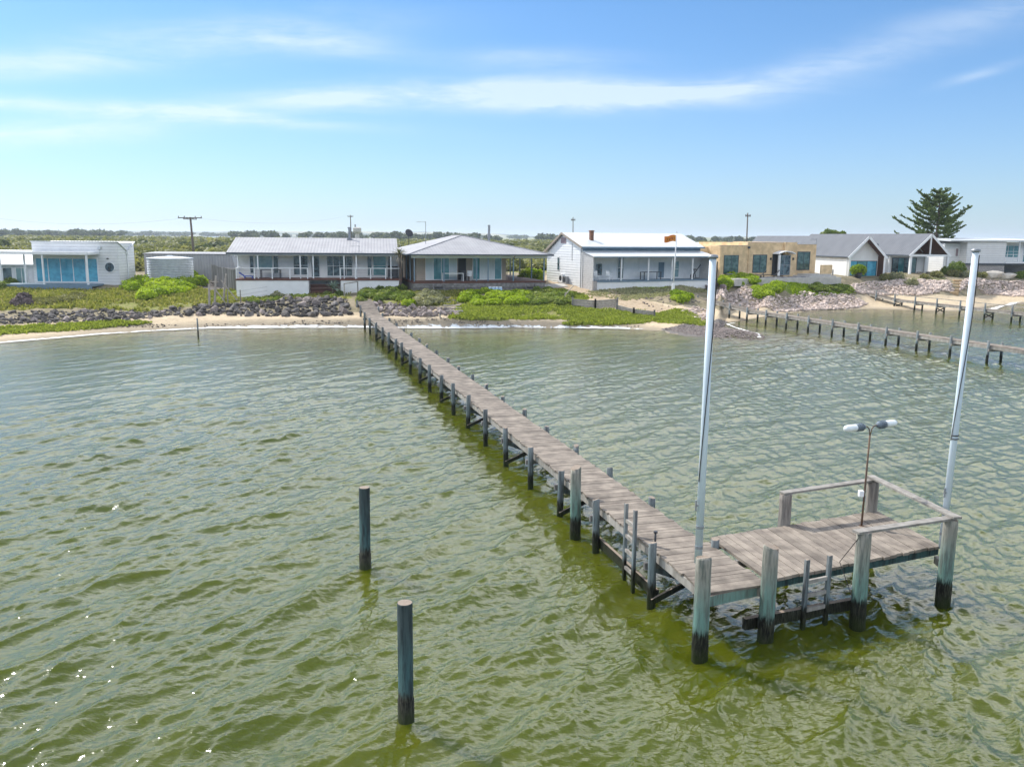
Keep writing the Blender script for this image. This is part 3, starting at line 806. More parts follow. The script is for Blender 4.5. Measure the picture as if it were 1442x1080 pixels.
l1 = sub('ladder', jetty)
ladder(l1, J(1.28, .03, 0), J(0.80, .03, 0), 1.80, -0.4, (1.42, 1.08, 0.75, 0.35))
mb = MB(); q = J(0.42, .33, 0); mb.cyl((q.x, q.y, 1.09), (q.x, q.y, 1.40), .022, n=10); mb.cyl((q.x, q.y, 1.40), (q.x, q.y, 1.44), .045, .04, 10)
mb.build('bollard', 'dark_metal', jetty, smooth=True)

# landing at the end: boards run with the jetty, edges measured from the corners
FL, FR, BR, BL = atz(1084, 817, 1.1), atz(1325, 769, 1.1), atz(1235.6, 720, 1.1), atz(1000, 757, 1.1)
mb = MB(); nb = 25
for i in range(nb):
    f0, f1 = i / nb, (i + 0.92) / nb
    e = random.uniform(-.035, .035); e2 = random.uniform(-.03, .03); s = 0.012 + 0.008 * random.random()
    a, b, c, d = FL.lerp(FR, f0), FL.lerp(FR, f1), BL.lerp(BR, f1), BL.lerp(BR, f0)
    k = (d - a).normalized(); a = a + k * e; b = b + k * e; c = c + k * e2; d = d + k * e2
    lo = Vector((0, 0, -.045)); hi = Vector((0, 0, s)); mb.hexa([a + lo, b + lo, c + lo, d + lo, a + hi, b + hi, c + hi, d + hi])
mb.build('landing_deck', 'deck_wood', jetty)
PD = (FR - FL).normalized(); PN = (BL - FL).normalized()
for f in (0.05, 0.5, 0.95):
    mb = MB(); a, b = FL.lerp(BL, f), FR.lerp(BR, f); a.z = b.z = 0.965; mb.beam(a - PD * .05, b, 0.085, 0.17)
    mb.build('joist', 'pile_painted' if f < .1 else 'sleeper_wood', jetty)
mb = MB(); a = J(-2.03, 0.16, .955); b = J(-1.80, 1.58, .955); mb.beam(a, b, .07, .2); mb.build('end_beam', 'pile_timber', jetty)


def big(px, base_y, top_y, r, m='pile_timber', lean=None):
    p = atz(px[0], base_y, 0); q = aty(px[1], top_y, p.y)
    return p, q, pile(p, r, q.z, m, jetty, -1.2, (q.x - p.x, 0), 20)


p991 = big((985, 991), 928, 785, 0.14); p1084 = big((1077, 1086), 905, 769, 0.14)
p1215 = big((1207, 1217), 880, 749, 0.14); p1338 = big((1327, 1339), 852, 731, 0.14); p810 = big((810, 811), 757, 658, 0.13)
bl = aty(1107, 695, 18.3); br = aty(1230, 677, 19.28)
for q in (bl, br): pile(Vector((q.x, q.y, 0)), 0.135, q.z, 'pile_grey', jetty, -1.2, (0, 0), 20)
# flat rails across the posts
e1 = Vector((p1215[1].x, p1215[1].y, p1215[1].z)); e2 = Vector((p1338[1].x, p1338[1].y, p1338[1].z))
hz = Vector((0, 0, .028))
for a, b, lift in ((bl - PD * .12, br + PD * .05, 0.0), (br - PN * -.12, e2 - PN * .18, .056), (e1 - PD * .22, e2 + PD * .02, 0.0)):
    mb = MB(); mb.beam(a + hz + Vector((0, 0, lift)), b + hz + Vector((0, 0, lift)), 0.19, 0.05); mb.build('rail', 'weathered_wood', jetty, bevel=.004)
mb = MB(); a, b = p1084[0] - PD * .35, p1215[0] + PD * .05; a.z = b.z = 0.33
off = PN * .26; mb.beam(a + off, b + off, 0.10, 0.22); mb.build('waling', 'pile_slender', jetty)
l2 = sub('ladder', jetty)
la = atz(1128, 815, 1.0); lb = atz(1160, 809, 1.0)
fa = FL - PN * .16
pa = fa + PD * (la - FL).dot(PD); pb = fa + PD * (lb - FL).dot(PD)
ladder(l2, (pa.x, pa.y, 0), (pb.x, pb.y, 0), 1.46, -0.3, (1.0, 0.72, 0.42))
# timber cleats under the landing corner
mb = MB(); q = FR - PD * .1; mb.beam((q.x, q.y, .82), (p1338[0].x, p1338[0].y, .82), .1, .16); mb.build('joist', 'weathered_wood', jetty)
mb = MB(); mb.tube([e1 - PD * .13 + Vector((0, 0, -.1)), FL.lerp(FR, (e1 - FL).dot(PD) / (FR - FL).length) - PD * .16 + Vector((0, 0, .1)), e1 - PD * .22 + Vector((0, -.05, -1.25))], .008, 5)
mb.build('mooring_rope', 'black_rubber', jetty)


# two lone mooring piles out in the water
def lone(px, by, ty, r, label):
    p = atz(px[0], by, 0); q = aty(px[1], ty, p.y)
    mb = MB(); h = q.z; lx = q.x - p.x
    mb.tube([(0, 0, -1.3), (0, 0, .38), (lx * .15, 0, .381), (lx, 0, h - .02), (lx, 0, h)], [r * 1.12, r * 1.1, r, r, r * .94], 22)
    o = mb.build('mooring_pile', 'pile_painted', smooth=True); o.location = (p.x, p.y, 0)
    return tag(o, label, 'mooring pile', 'mooring piles left of the jetty')


lone((514.5, 513), 801, 686, 0.122, 'dark blue-green mooring pile farther from the camera, standing alone in open water')
lone((572, 570), 1015, 848, 0.118, 'dark blue-green mooring pile nearest the camera, with a pale chipped top')


# flagpoles on the landing
def flagpole(base, top, label, cord, ring=None):
    o = thing('flagpole', base, 0, label, 'flagpole', 'bare white flagpoles on the jetty landing')
    d = top - base
    mb = MB(); mb.tube([(0, 0, 0), d * .5, d], [.068, .066, .060], 18); mb.build('pole', 'pole_paint', o, smooth=True)
    mb = MB(); u = d.normalized(); mb.cyl(d + u * .002, d + u * .05, .088, .088, 18); mb.cyl(d + u * .05, d + u * .065, .088, .05, 18); mb.build('cap', 'steel_grey', o, smooth=True)
    mb = MB(); pts = []
    for k in range(25):
        f = cord[0] + (cord[1] - cord[0]) * k / 24; a = cord[2] + cord[3] * k / 24
        pts.append(d * f + Vector((math.cos(a) * .078, math.sin(a) * .078, 0)))
    mb.tube(pts, .009, 5)
    if ring:
        for k in range(2):
            c = d * (ring + k * .012); mb.tube([c + Vector((math.cos(a) * .078, math.sin(a) * .078, 0)) for a in np.linspace(-2.9, .4, 14)], .012, 5)
    mb.build('halyard', 'black_rubber', o)
    mb = MB(); c = d * .2; mb.beam(c + Vector((-.10, -.05, -.10)), c + Vector((-.10, -.05, .10)), .025, .03); mb.beam(c + Vector((-.06, -.03, 0)), c + Vector((-.10, -.05, 0)), .03, .03); mb.build('cleat', 'steel_grey', o)
    for f in (.05, .12): mb = MB(); mb.tube([d * f, d * f + Vector((0, 0, .05))], .074, 16); mb.build('band', 'steel_grey', o)
    return o


flagpole(aty(983, 792, 14.45), aty(1004, 364, 14.45), 'white flagpole tied behind the tall pile at the left corner of the landing', (.28, .99, -2.6, 2.4))
flagpole(aty(1326, 772, 16.95), aty(1374, 355, 16.95), 'white flagpole rising at the right end of the landing beside the railing', (.38, .99, -2.9, 2.9), .385)

# twin lamp
lb_ = atz(1213, 741, 1.1); lt_ = aty(1226, 603, lb_.y); D = lt_ - lb_
lamp = thing('lamp_post', lb_, 0, 'thin rusty twin-armed lamp post standing inside the landing railing', 'lamp post')
mb = MB(); mb.tube([(0, 0, 0.0), D * .93], [.024, .019], 10); mb.cyl((0, 0, 0), (0, 0, .02), .06, .06, 12); mb.build('pole', 'rusty_steel', lamp, smooth=True)
AD = Vector((.90, .42, 0)).normalized()
for s in (-1, 1):
    b0 = D * .92; K = 1.25; a1 = D + AD * (s * .04) + Vector((0, 0, -.02)); a2 = D + AD * (s * .10) + Vector((0, 0, .045)); a3 = D + AD * (s * .20) + Vector((0, 0, .055))
    mb = MB(); mb.tube([b0, b0.lerp(a1, .5), a1, a2, a3], .013, 8); mb.build('arm', 'rusty_steel', lamp, smooth=True)
    ax = AD * s; c0 = a3 - ax * .02
    P_ = lambda v: c0 + ax * (v * K)
    mb = MB(); mb.tube([P_(v) for v in (0, .02, .06, .14, .20, .215)], [r * 1.12 for r in (.02, .055, .072, .078, .076, .06)], 16)
    for k in range(3): mb.tube([P_(.08 + k * .04), P_(.088 + k * .04)], [.096, .096], 16)
    h = mb.build('lamp_head', 'lamp_housing', lamp, smooth=False)
    mb = MB(); mb.tube([P_(v) for v in (.212, .24, .38, .45, .48, .49)], [r * 1.12 for r in (.062, .072, .072, .064, .04, .01)], 16)
    mb.build('lens', 'lamp_glass', h, smooth=True)
mb = MB(); q = D * .30; mb.box(q.x - .13, q.x - .025, q.y - .05, q.y + .05, q.z + .02, q.z + .16); mb.build('switch_box', 'white_paint', lamp, bevel=.008)

# ------------------------------------------------------------------ the two neighbouring jetties
def side_jetty(label, f0, f1, n0, n1, n_int, deck_z, post_top, width, rail, shore_lift, brace_every):
    A = atz(*f0, 0); B = atz(*f1, 0); d = (B - A); L = d.length; d.normalize(); nn = Vector((-d.y, d.x, 0))
    if nn.y < 0: nn = -nn
    step = L / n_int
    o = thing('jetty', (A.x, A.y, 0), math.atan2(d.y, d.x), label, 'jetty')
    loc = lambda s, w, z: Vector((s, w, z))
    sgn = 1 if (Matrix.Rotation(math.atan2(d.y, d.x), 3, 'Z') @ Vector((0, 1, 0))).dot(nn) > 0 else -1
    s0, s1 = n0 * step, (n_int + n1) * step
    dz = lambda s: deck_z + shore_lift * max(0, min(1, (s0 + 3 * step - s) / (3 * step)))
    mb = MB(); s = s0
    while s < s1:
        e = random.uniform(-.03, .03)
        mb.box(s, s + .20, min(.1 * sgn, (width - .1) * sgn) + e, max(.1 * sgn, (width - .1) * sgn) + e, dz(s) - .05, dz(s) + .01 * random.random()); s += .215
    mb.build('deck', 'deck_wood', o)
    for w in (.12, width - .12):
        mb = MB(); q = s0
        while q < s1:
            mb.beam((q, w * sgn, dz(q) - .14), (q + step - .01, w * sgn, dz(q + step) - .14), .09, .18); q += step
        mb.build('stringer', 'weathered_wood', o)
    if rail:
        mb = MB(); q = s0
        while q < s1:
            mb.beam((q, -.02 * sgn, dz(q) + post_top - .06), (q + step - .01, -.02 * sgn, dz(q + step) + post_top - .06), .045, .07); q += step
        mb.build('handrail', 'weathered_wood', o)
    for k in range(n0, n_int + n1 + 1):
        s = k * step
        for w, top in ((0, post_top), (width, 0.16 if not rail else .0)):
            W_ = o.location + d * s + nn * w; base = min(-1.0, gz(W_.x, W_.y) - .4)
            mb = MB(); mb.tube([(s, w * sgn, base), (s + random.uniform(-.03, .03), w * sgn, dz(s) + top)], [.09, .082], 10); mb.build('pile', 'pile_slender', o, smooth=True)
        mb = MB(); mb.beam((s + .1, -.08 * sgn, dz(s) - .3), (s + .1, (width + .08) * sgn, dz(s) - .3), .08, .16); mb.build('crosshead', 'weathered_wood', o)
        if brace_every and k % brace_every == 0:
            mb = MB(); mb.beam((s + .02, 0, .15), (s + .02, width * sgn, dz(s) - .4), .05, .1); mb.beam((s - .06, width * sgn, .15), (s - .06, 0, dz(s) - .4), .05, .1); mb.build('brace', 'pile_slender', o)
    return o


side_jetty('narrow grey timber jetty on the right, leaving the gravel spit below the tan house', (1106.7, 463.5), (1389.3, 511), -5, 3, 7, 1.10, .30, 1.15, False, .5, 0)
side_jetty('timber jetty at far right with a thin handrail and cross-braced legs', (1317.9, 441.4), (1423.7, 454.3), -5, 3, 3, .98, .62, 1.0, True, .7, 2)


# stakes in the shallows
def stake(px, by, ty, label, r=.06):
    p = atz(px[0], by, 0); q = aty(px[1], ty, p.y)
    mb = MB(); mb.tube([(0, 0, -.8), (q.x - p.x, 0, q.z)], [r, r * .9], 10); o = mb.build('stake', 'pile_slender', smooth=True); o.location = (p.x, p.y, 0)
    return tag(o, label, 'stake', 'stakes at the edge of the beach')


stake((279.5, 277.5), 475, 448, 'dark wooden stake in the shallows left of the main jetty'); 
stake((620.5, 619.5), 461, 440, 'pale wooden stake at the waterline below the bank steps')

# ------------------------------------------------------------------ houses
def house(name, x, y, z, deg, label, cat='house', group=None):
    return thing(name, (x, y, z), R(deg), label, cat, group)


def part(name, m, parent, *boxes, bevel=0.0):
    mb = MB()
    for b in boxes: mb.box(*b)
    return mb.build(name, m, parent, bevel=bevel)


def window(parent, x0, x1, z0, z1, y, frame='white_paint', glass='glass_teal', cols=1, rows=1, b=.06, name='window', panes=None):
    """frame with mullions, glass set just inside it; faces -y"""
    mb = MB(); d0, d1 = y - .05, y + .03
    mb.box(x0, x1, d0, d1, z0, z0 + b); mb.box(x0, x1, d0, d1, z1 - b, z1)
    mb.box(x0, x0 + b, d0 + .002, d1, z0 + b, z1 - b); mb.box(x1 - b, x1, d0 + .002, d1, z0 + b, z1 - b)
    for i in range(1, cols):
        xm = x0 + (x1 - x0) * i / cols; mb.box(xm - b * .4, xm + b * .4, d0 + .004, d1, z0 + b, z1 - b)
    for j in range(1, rows):
        zm = z0 + (z1 - z0) * j / rows; mb.box(x0 + b, x1 - b, d0 + .006, d1, zm - b * .35, zm + b * .35)
    f = mb.build(name, frame, parent)
    if panes is None: panes = [glass] * 1; part('pane', glass, f, (x0 + b * .5, x1 - b * .5, y - .018, y + .01, z0 + b * .5, z1 - b * .5))
    else:
        n = len(panes); w = (x1 - x0 - b) / n
        for i, gm in enumerate(panes):
            part('curtain' if gm == 'curtain' else 'pane', gm, f, (x0 + b * .5 + w * i + .003, x0 + b * .5 + w * (i + 1) - .003, y - .018, y + .01, z0 + b * .5, z1 - b * .5))
    return f


# --- white flat-fronted beach house, far left
h = house('beach_house', -46.55, 82, 2.0, 0, 'white beach house at far left with butterfly roof, porthole and wall of blue glass')
w = part('wall', 'white_board', h, (0, 6.55, 0, 3.5, .3, 4.62), (6.55, 8.25, 0.012, 3.5, .3, 4.6))
mb = MB(); mb.prism([(8.25, .02, .2), (8.25, 3.5, .2), (8.25, 3.5, 4.66), (8.25, 1.8, 3.75), (8.25, .02, 4.66)], (.05, 0, 0)); mb.build('side_wall', 'white_board', h)
mb = MB(); mb.slab([(-.1, -.1, 4.74), (8.42, -.1, 4.74), (8.42, 1.82, 3.84), (-.1, 1.82, 3.84)], .07); mb.slab([(-.1, 1.84, 3.84), (8.42, 1.84, 3.84), (8.42, 3.62, 4.74), (-.1, 3.62, 4.74)], .07); mb.build('roof', 'roof_white_x', h)
mb = MB(); mb.cyl((8.36, 1.8, 3.7), (8.36, 1.8, .3), .05, n=8); mb.box(8.32, 8.5, 1.68, 1.92, 3.5, 3.72); mb.build('downpipe', 'white_paint', h)
part('plinth', 'concrete', h, (6.6, 8.2, .06, 3.4, -.6, .3))
window(h, .22, 6.3, .78, 3.16, -.01, glass='glass_blue', cols=5, b=.09, name='window_wall', panes=['glass_blue', 'glass_blue', 'glass_blue', 'glass_blue', 'glass_blue'])
mb = MB(); mb.cyl((7.42, .0, 2.28), (7.42, -.06, 2.28), .50, .50, 28); f = mb.build('porthole_window', 'white_paint', h)
mb = MB(); mb.cyl((7.42, -.058, 2.28), (7.42, -.075, 2.28), .44, .44, 28); mb.build('pane', 'glass_dark', f)
part('wall_light', 'dark_metal', h, (7.2, 7.36, -.12, 0, 3.05, 3.16), bevel=.01)
part('wall_unit', 'galvanised', h, (6.42, 6.72, -.2, 0, 4.0, 4.24), bevel=.01)
part('canopy', 'white_paint', h, (-2.05, 6.5, -2.3, -.02, 3.62, 3.74), (-2.1, 6.55, -2.36, -2.302, 3.5, 3.76), (-2.1, -1.98, -2.3, 0.6, 3.5, 3.615), (6.4, 6.5, -2.3, -.02, 3.5, 3.615))
for x, y in ((-1.9, -2.2), (-.95, .2), (2.15, -2.2), (6.32, -2.2)): part('post', 'white_paint', h, (x - .07, x + .07, y - .07, y + .07, .70, 3.615))
part('deck', 'trim_bluegrey', h, (-1.95, 6.75, -2.45, -.06, .52, .70), (-1.95, 6.75, -2.46, -2.40, .25, .52))
for x in (-1.4, .95, 3.1, 5.4): part('deck_post', 'white_paint', h, (x - .06, x + .06, -2.38, -2.26, -.6, .52))
part('annex_wall', 'white_panel', h, (-6.6, -.02, 1.4, 5, -.3, 2.35))
mb = MB(); mb.slab([(-6.8, 1.0, 2.45), (-.05, 1.0, 2.45), (-.05, 5.4, 3.75), (-6.8, 5.4, 3.75)], .12); mb.build('annex_roof', 'roof_white_x', h)
window(h, -6.0, -5.2, .6, 2.1, 1.39, glass='glass_dark'); window(h, -3.9, -2.9, .5, 2.15, 1.39, glass='glass_dark'); window(h, -2.6, -1.4, .4, 2.15, 1.39, glass='glass_pale', cols=2)

sh = house('shed', -39.9, 91.5, 2.5, 4, 'long low grey clad shed behind the corrugated water tank', 'shed')
mb = MB(); mb.prism([(0, 0, 0), (9.9, 0, 0), (9.3, 0, 2.85), (0, 0, 2.85)], (0, 4, 0)); mb.build('wall', 'grey_cladding', sh)
mb = MB(); mb.slab([(-.1, -.1, 2.93), (9.4, -.1, 2.93), (9.4, 4.1, 3.05), (-.1, 4.1, 3.05)], .07); mb.build('roof', 'roof_grey_x', sh)

tk = thing('water_tank', aty(241, 392, 87), 0, 'round corrugated grey water tank in front of the grey shed', 'water tank')
tk.location.z = gz(tk.location.x, tk.location.y) - .1
prof = [(2.2, 0)]
for k in range(57): prof.append((2.21 + .045 * math.cos(k * math.pi / 2), .03 + k * .042))
mb = MB(); mb.lathe(prof + [(2.2, 2.43)], 40); mb.build('barrel', 'galvanised', tk, smooth=False)
mb = MB(); mb.lathe([(2.28, 2.42), (2.27, 2.48), (1.2, 2.60), (.3, 2.66), (.28, 2.74), (.02, 2.75)], 40); mb.build('lid', 'galvanised', tk)
cpt = aty(207, 386, 86); o = part('crate', 'drum_blue', None, (-.32, .32, -.25, .25, 0, .5), (-.36, .36, -.29, .29, .44, .52)); o.location = (cpt.x, cpt.y, gz(cpt.x, cpt.y)); tag(o, 'small blue crate on the ground left of the water tank', 'crate')

# --- white skillion house with the railed deck
h = house('weatherboard_house', -25.95, 79, 1.2, 9, 'long white house with raised railed deck at the shore end of the main jetty')
W2 = 15.35
part('base_wall', 'white_render', h, (0, 6.62, 0, 2.6, -.6, 2.07), (9.62, W2, 0, 2.6, -.6, 2.07))
part('deck', 'merbau_wood', h, (-.06, 6.70, -.06, 2.6, 2.072, 2.23), (9.55, W2 + .06, -.06, 2.6, 2.072, 2.23), (6.702, 9.548, 1.0, 2.6, 2.06, 2.22))
for k in range(5): part('step', 'merbau_wood', h, (6.7, 9.5, -.6 + k * .32, -.32 + k * .32, 1.98 - .36 * (5 - k), 2.02 - .36 * (5 - k)), (6.72, 9.48, -.35 + k * .32, -.322 + k * .32, 1.66 - .36 * (5 - k), 1.975 - .36 * (5 - k)))
part('wall', 'white_render', h, (-.2, W2 - .05, 2.6, 8.2, -.4, 4.62))
mb = MB(); mb.slab([(-.85, .45, 4.66), (W2 - .25, .45, 4.66), (W2 - .25, 6.4, 6.05), (-.85, 6.4, 6.05)], .06)
mb.slab([(-.85, 6.42, 6.05), (W2 - .25, 6.42, 6.05), (W2 - .25, 9, 5.3), (-.85, 9, 5.3)], .06); mb.build('roof', 'roof_grey_x', h)
mb = MB(); mb.prism([(-.2, .6, 4.58), (-.2, 8.2, 4.58), (-.2, 8.2, 5.45), (-.2, 6.4, 5.97)], (W2 - .2, 0, 0)); mb.build('gable_wall', 'white_render', h)
part('gutter', 'gutter_dark', h, (-.88, W2 - .22, .36, .46, 4.50, 4.66)); part('fascia', 'white_paint', h, (-.8, W2 - .3, .47, .56, 4.42, 4.6))
for x in (.12, 1.95, 5.85, 7.05, 9.95, 11.1, 14.4): part('verandah_post', 'white_paint', h, (x - .055, x + .055, .60, .71, 2.23, 4.42))
for a, b in ((0, 6.6), (9.55, W2)):
    n = 4; xs = np.linspace(a + .05, b - .05, n + 1 if a == 0 else n + 1)
    for x in xs: part('baluster_post', 'white_paint', h, (x - .045, x + .045, .02, .11, 2.23, 3.2))
    part('handrail', 'white_paint', h, (a, b, .0, .13, 3.2, 3.26)); mb = MB()
    for k in range(6): mb.cyl((a + .05, .065, 2.38 + .14 * k), (b - .05, .065, 2.38 + .14 * k), .008, n=5)
    mb.build('wire_rail', 'steel_grey', h)
    x = a + .065 if a == 0 else b - .065
    part('handrail', 'white_paint', h, (x - .06, x + .06, .131, 2.5, 3.2, 3.26))
for x0, x1, z0, z1, gm, c, rw in ((.9, 1.35, 2.6, 4.35, 'glass_dark', 1, 1), (1.4, 3.1, 3.0, 4.35, 'glass_pale', 1, 1), (3.12, 3.65, 2.6, 4.35, 'glass_dark', 1, 1), (5.0, 6.45, 2.45, 4.35, 'glass_dark', 2, 2), (6.7, 7.55, 2.25, 4.35, 'glass_dark', 1, 1),
                              (8.2, 10.7, 2.35, 4.35, 'glass_dark', 4, 2), (12.1, 12.6, 2.4, 4.35, 'glass_dark', 1, 1), (12.65, 14.0, 2.4, 4.35, 'glass_teal', 1, 2), (14.1, 14.6, 2.4, 4.35, 'glass_dark', 1, 1)):
    window(h, x0, x1, z0, z1, 2.58, glass=gm, cols=c, rows=rw)
mb = MB(); mb.cyl((10.35, 5.9, 5.8), (10.35, 5.9, 7.0), .12, n=10); mb.cyl((10.35, 5.9, 7.0), (10.35, 5.9, 7.14), .17, n=10); mb.box(10.1, 10.6, 5.55, 6.2, 5.86, 6.02); mb.build('flue', 'steel_grey', h)
mb = MB(); mb.cyl((11.4, .9, 4.6), (11.4, .9, 5.35), .02, n=6); mb.cyl((10.55, .9, 5.3), (11.5, .9, 5.3), .015, n=5)
for k in range(7): mb.cyl((10.6 + k * .13, .75, 5.3), (10.6 + k * .13, 1.05, 5.3), .008, n=4)
mb.build('antenna', 'steel_grey', h)
mb = MB(); mb.tube([(-.1,.42,4.5), (-.1,.5,4.3), (-.1,2.5,4.1), (-.1,2.5,2.2)], .045, 8); mb.build('downpipe', 'white_paint', h)
mb = MB(); mb.tube([(15.0,.42,4.5), (15.0,.55,4.3), (15.0,2.52,4.1), (15.0,2.52,2.2)], .045, 8); mb.build('downpipe', 'white_paint', h)
HM = Matrix.Translation((-25.95, 79, 1.2)) @ Matrix.Rotation(R(9), 4, 'Z')


def put(o, M, x, y, z, rz=0.0):
    p = M @ Vector((x, y, z)); o.location = p; o.rotation_euler.z = M.to_euler().z + rz; return o


def chair(label, m, group=None, lounge=False, s=1.0):
    o = thing('lounge_chair' if lounge else 'chair', (0, 0, 0), 0, label, 'chair', group)
    if lounge:
        part('seat', m, o, (-.3, .3, -.2, 1.1, .28, .34)); mb = MB(); mb.beam((0, 1.1, .3), (0, 1.55, .85), .6, .06); mb.build('backrest', m, o)
        for x in (-.27, .27): 
            for y in (-.12, 1.0): part('leg', m, o, (x - .03, x + .03, y - .03, y + .03, 0, .28))
    else:
        part('seat', m, o, (-.26, .26, -.25, .25, .40, .45)); mb = MB(); mb.beam((0, .24, .42), (0, .34, .95), .52, .04, up=(0, 1, 0)); mb.build('backrest', m, o)
        for x in (-.23, .23):
            for y in (-.22, .22): part('leg', m, o, (x - .025, x + .025, y - .025, y + .025, 0, .40))
            part('armrest', m, o, (x - .035, x + .035, -.22, .27, .62, .65))
    return o


def table(label, m, l, wd, ht, group=None):
    o = thing('table', (0, 0, 0), 0, label, 'table', group)
    part('tabletop', m, o, (-l / 2, l / 2, -wd / 2, wd / 2, ht - .05, ht))
    for x in (-l / 2 + .06, l / 2 - .06):
        for y in (-wd / 2 + .06, wd / 2 - .06): part('leg', m, o, (x - .035, x + .035, y - .035, y + .035, 0, ht - .05))
    return o


o = thing('lounge_chair', (0, 0, 0), 0, 'bright blue plastic reclining chair at the left end of the white deck', 'chair')
mb = MB(); mb.beam((-.55, 0, .55), (-.1, 0, .22), .6, .07); mb.build('backrest', 'blue_plastic', o); part('seat', 'blue_plastic', o, (-.1, .75, -.3, .3, .18, .25))
for x in (-.05, .65): part('leg', 'blue_plastic', o, (x - .03, x + .03, -.28, .28, 0, .18))
put(o, HM, .75, .8, 2.23)
put(table('dark outdoor table on the white deck behind the railing', 'dark_metal', 1.9, .9, .8), HM, 3.0, 1.5, 2.23)
bb = thing('barbecue', (0, 0, 0), 0, 'black covered barbecue at the right end of the white deck', 'barbecue')
part('cabinet', 'dark_metal', bb, (-.5, .5, -.3, .3, .12, .85)); mb = MB(); mb.tube([(-.5, 0, .86), (.5, 0, .86)], .29, 12); mb.build('hood', 'black_rubber', bb)
part('leg', 'dark_metal', bb, (-.46, -.4, -.26, .26, 0, .12)); part('leg', 'dark_metal', bb, (.4, .46, -.26, .26, 0, .12)); put(bb, HM, 14.6, 1.6, 2.23)

# --- hip roofed house
h = house('hip_roof_house', -9.35, 80, 2.0, 16, 'beige house with grey hip roof and deep post verandah, right of the white railed house')
part('deck', 'merbau_wood', h, (-.15, 13.1, -.1, 13, 1.08, 1.26)); part('skirt', 'sleeper_wood', h, *[(-.1, 13.0, -.07 - .004 * (k % 2), -.02, -.5 + k * .2, -.5 + k * .2 + .185) for k in range(8)])
part('skirt', 'sleeper_wood', h, (-.09, -.02, 0, 12, -.5, 1.08))
part('wall', 'beige_board', h, (.5, 9.55, 1.9, 13, 1.26, 3.78))
E_ = 3.82; F0, F1, Bk = -.75, 13.6, 17.0; ap = (5.9, 6.0, 5.62); rb = (5.9, 10.5, 5.62)
mb = MB(); A_, B_, C_, D_ = (F0, -.75, E_), (F1, -.75, E_), (F1, Bk, E_), (F0, Bk, E_); mb.slab([A_, B_, ap], .06); mb.build('roof', 'roof_grey_x', h)
mb = MB(); mb.slab([A_, ap, rb, D_], .06); mb.slab([B_, C_, rb, ap], .06); mb.build('roof', 'roof_grey_y', h)
mb = MB(); mb.slab([D_, rb, C_], .06); mb.build('roof', 'roof_grey_x', h)
mb = MB(); mb.beam((F0, -.75, E_ + .02), Vector(ap) + Vector((0, 0, .02)), .16, .06); mb.beam((F1, -.75, E_ + .02), Vector(ap) + Vector((0, 0, .02)), .16, .06); mb.beam(Vector(ap) + Vector((0, 0, .02)), Vector(rb) + Vector((0, 0, .02)), .16, .06); mb.build('ridge_cap', 'roof_grey_x', h)
part('gutter', 'gutter_dark', h, (F0 - .05, F1 + .05, -.84, -.752, 3.72, 3.85), (F0 - .09, F0 - .005, -.75, Bk, 3.72, 3.85), (F1 + .005, F1 + .09, -.75, Bk, 3.72, 3.85))
part('fascia', 'white_paint', h, (-.3, 13.2, -.12, .0, 3.46, 3.72)); part('ceiling', 'white_paint', h, (F0 + .02, F1 - .02, -.72, Bk - .1, 3.725, 3.75))
for x in (.0, 2.85, 6.05, 7.2, 9.75, 12.9): part('verandah_post', 'trim_bluegrey', h, (x - .055, x + .055, -.09, .02, 1.26, 3.46))
for x, y in ((12.95, 4.2), (12.95, 8.5), (11.4, 12.3), (10.2, 12.3), (12.95, 12.3)): part('verandah_post', 'trim_bluegrey', h, (x - .055, x + .055, y, y + .11, 1.26, 3.72))
for y in (2.4, 4.8, 7.2, 9.6): part('verandah_post', 'trim_bluegrey', h, (-.05, .06, y, y + .11, 1.26, 3.72))
window(h, 1.4, 4.55, 1.3, 3.6, 1.88, panes=['curtain', 'glass_teal', 'glass_teal', 'curtain'], cols=4, name='sliding_door')
window(h, 4.65, 5.45, 1.3, 3.6, 1.88, frame='dark_metal', glass='interior_dark', name='doorway')
window(h, 6.1, 9.1, 1.3, 3.6, 1.88, panes=['glass_teal', 'curtain', 'curtain', 'glass_teal'], cols=4, name='sliding_door')
mb = MB(); mb.cyl((9.6, 9.0, 4.5), (9.6, 9.0, 6.75), .13, n=10); mb.cyl((9.6, 9.0, 5.5), (9.6, 9.0, 5.75), .19, n=10); mb.build('flue', 'steel_grey', h)
mb = MB(); mb.cyl((2.55, 8.0, 4.7), (2.55, 8.0, 7.0), .03, n=6); mb.cyl((1.6, 8.0, 6.95), (2.6, 8.0, 6.95), .02, n=5)
for k in range(6): mb.cyl((1.65 + .15 * k, 7.8, 6.95), (1.65 + .15 * k, 8.2, 6.95), .01, n=4)
mb.build('antenna', 'steel_grey', h)
m3 = MB(); m3.cyl((.6, 7.0, 4.6), (.6, 7.0, 5.7), .03, n=6); dm = m3.build('dish_mast', 'dark_metal', h)
m3 = MB(); m3.lathe([(.03, 0), (.25, .04), (.42, .13), (.43, .15), (.41, .15), (.02, .03)], 20); d_ = m3.build('dish', 'dark_metal', dm, smooth=True); d_.location = (.6, 6.95, 5.75); d_.rotation_euler = (R(62), 0, R(18))
for (x, w_, n, z0, y0) in ((1.75, .95, 4, 1.05, -.2), (10.9, .95, 3, 1.0, -.2)):
    st = sub('steps', h)
    for k in range(n): part('tread', 'sleeper_wood', st, (x, x + w_, y0 - .28 * k - .27, y0 - .28 * k, z0 - .26 * (k + 1), z0 - .26 * (k + 1) + .05))
    for xx in (x - .06, x + w_): mb = MB(); mb.beam((xx + .03, y0, z0), (xx + .03, y0 - .28 * n, z0 - .26 * n), .05, .2); mb.build('stringer', 'sleeper_wood', st)
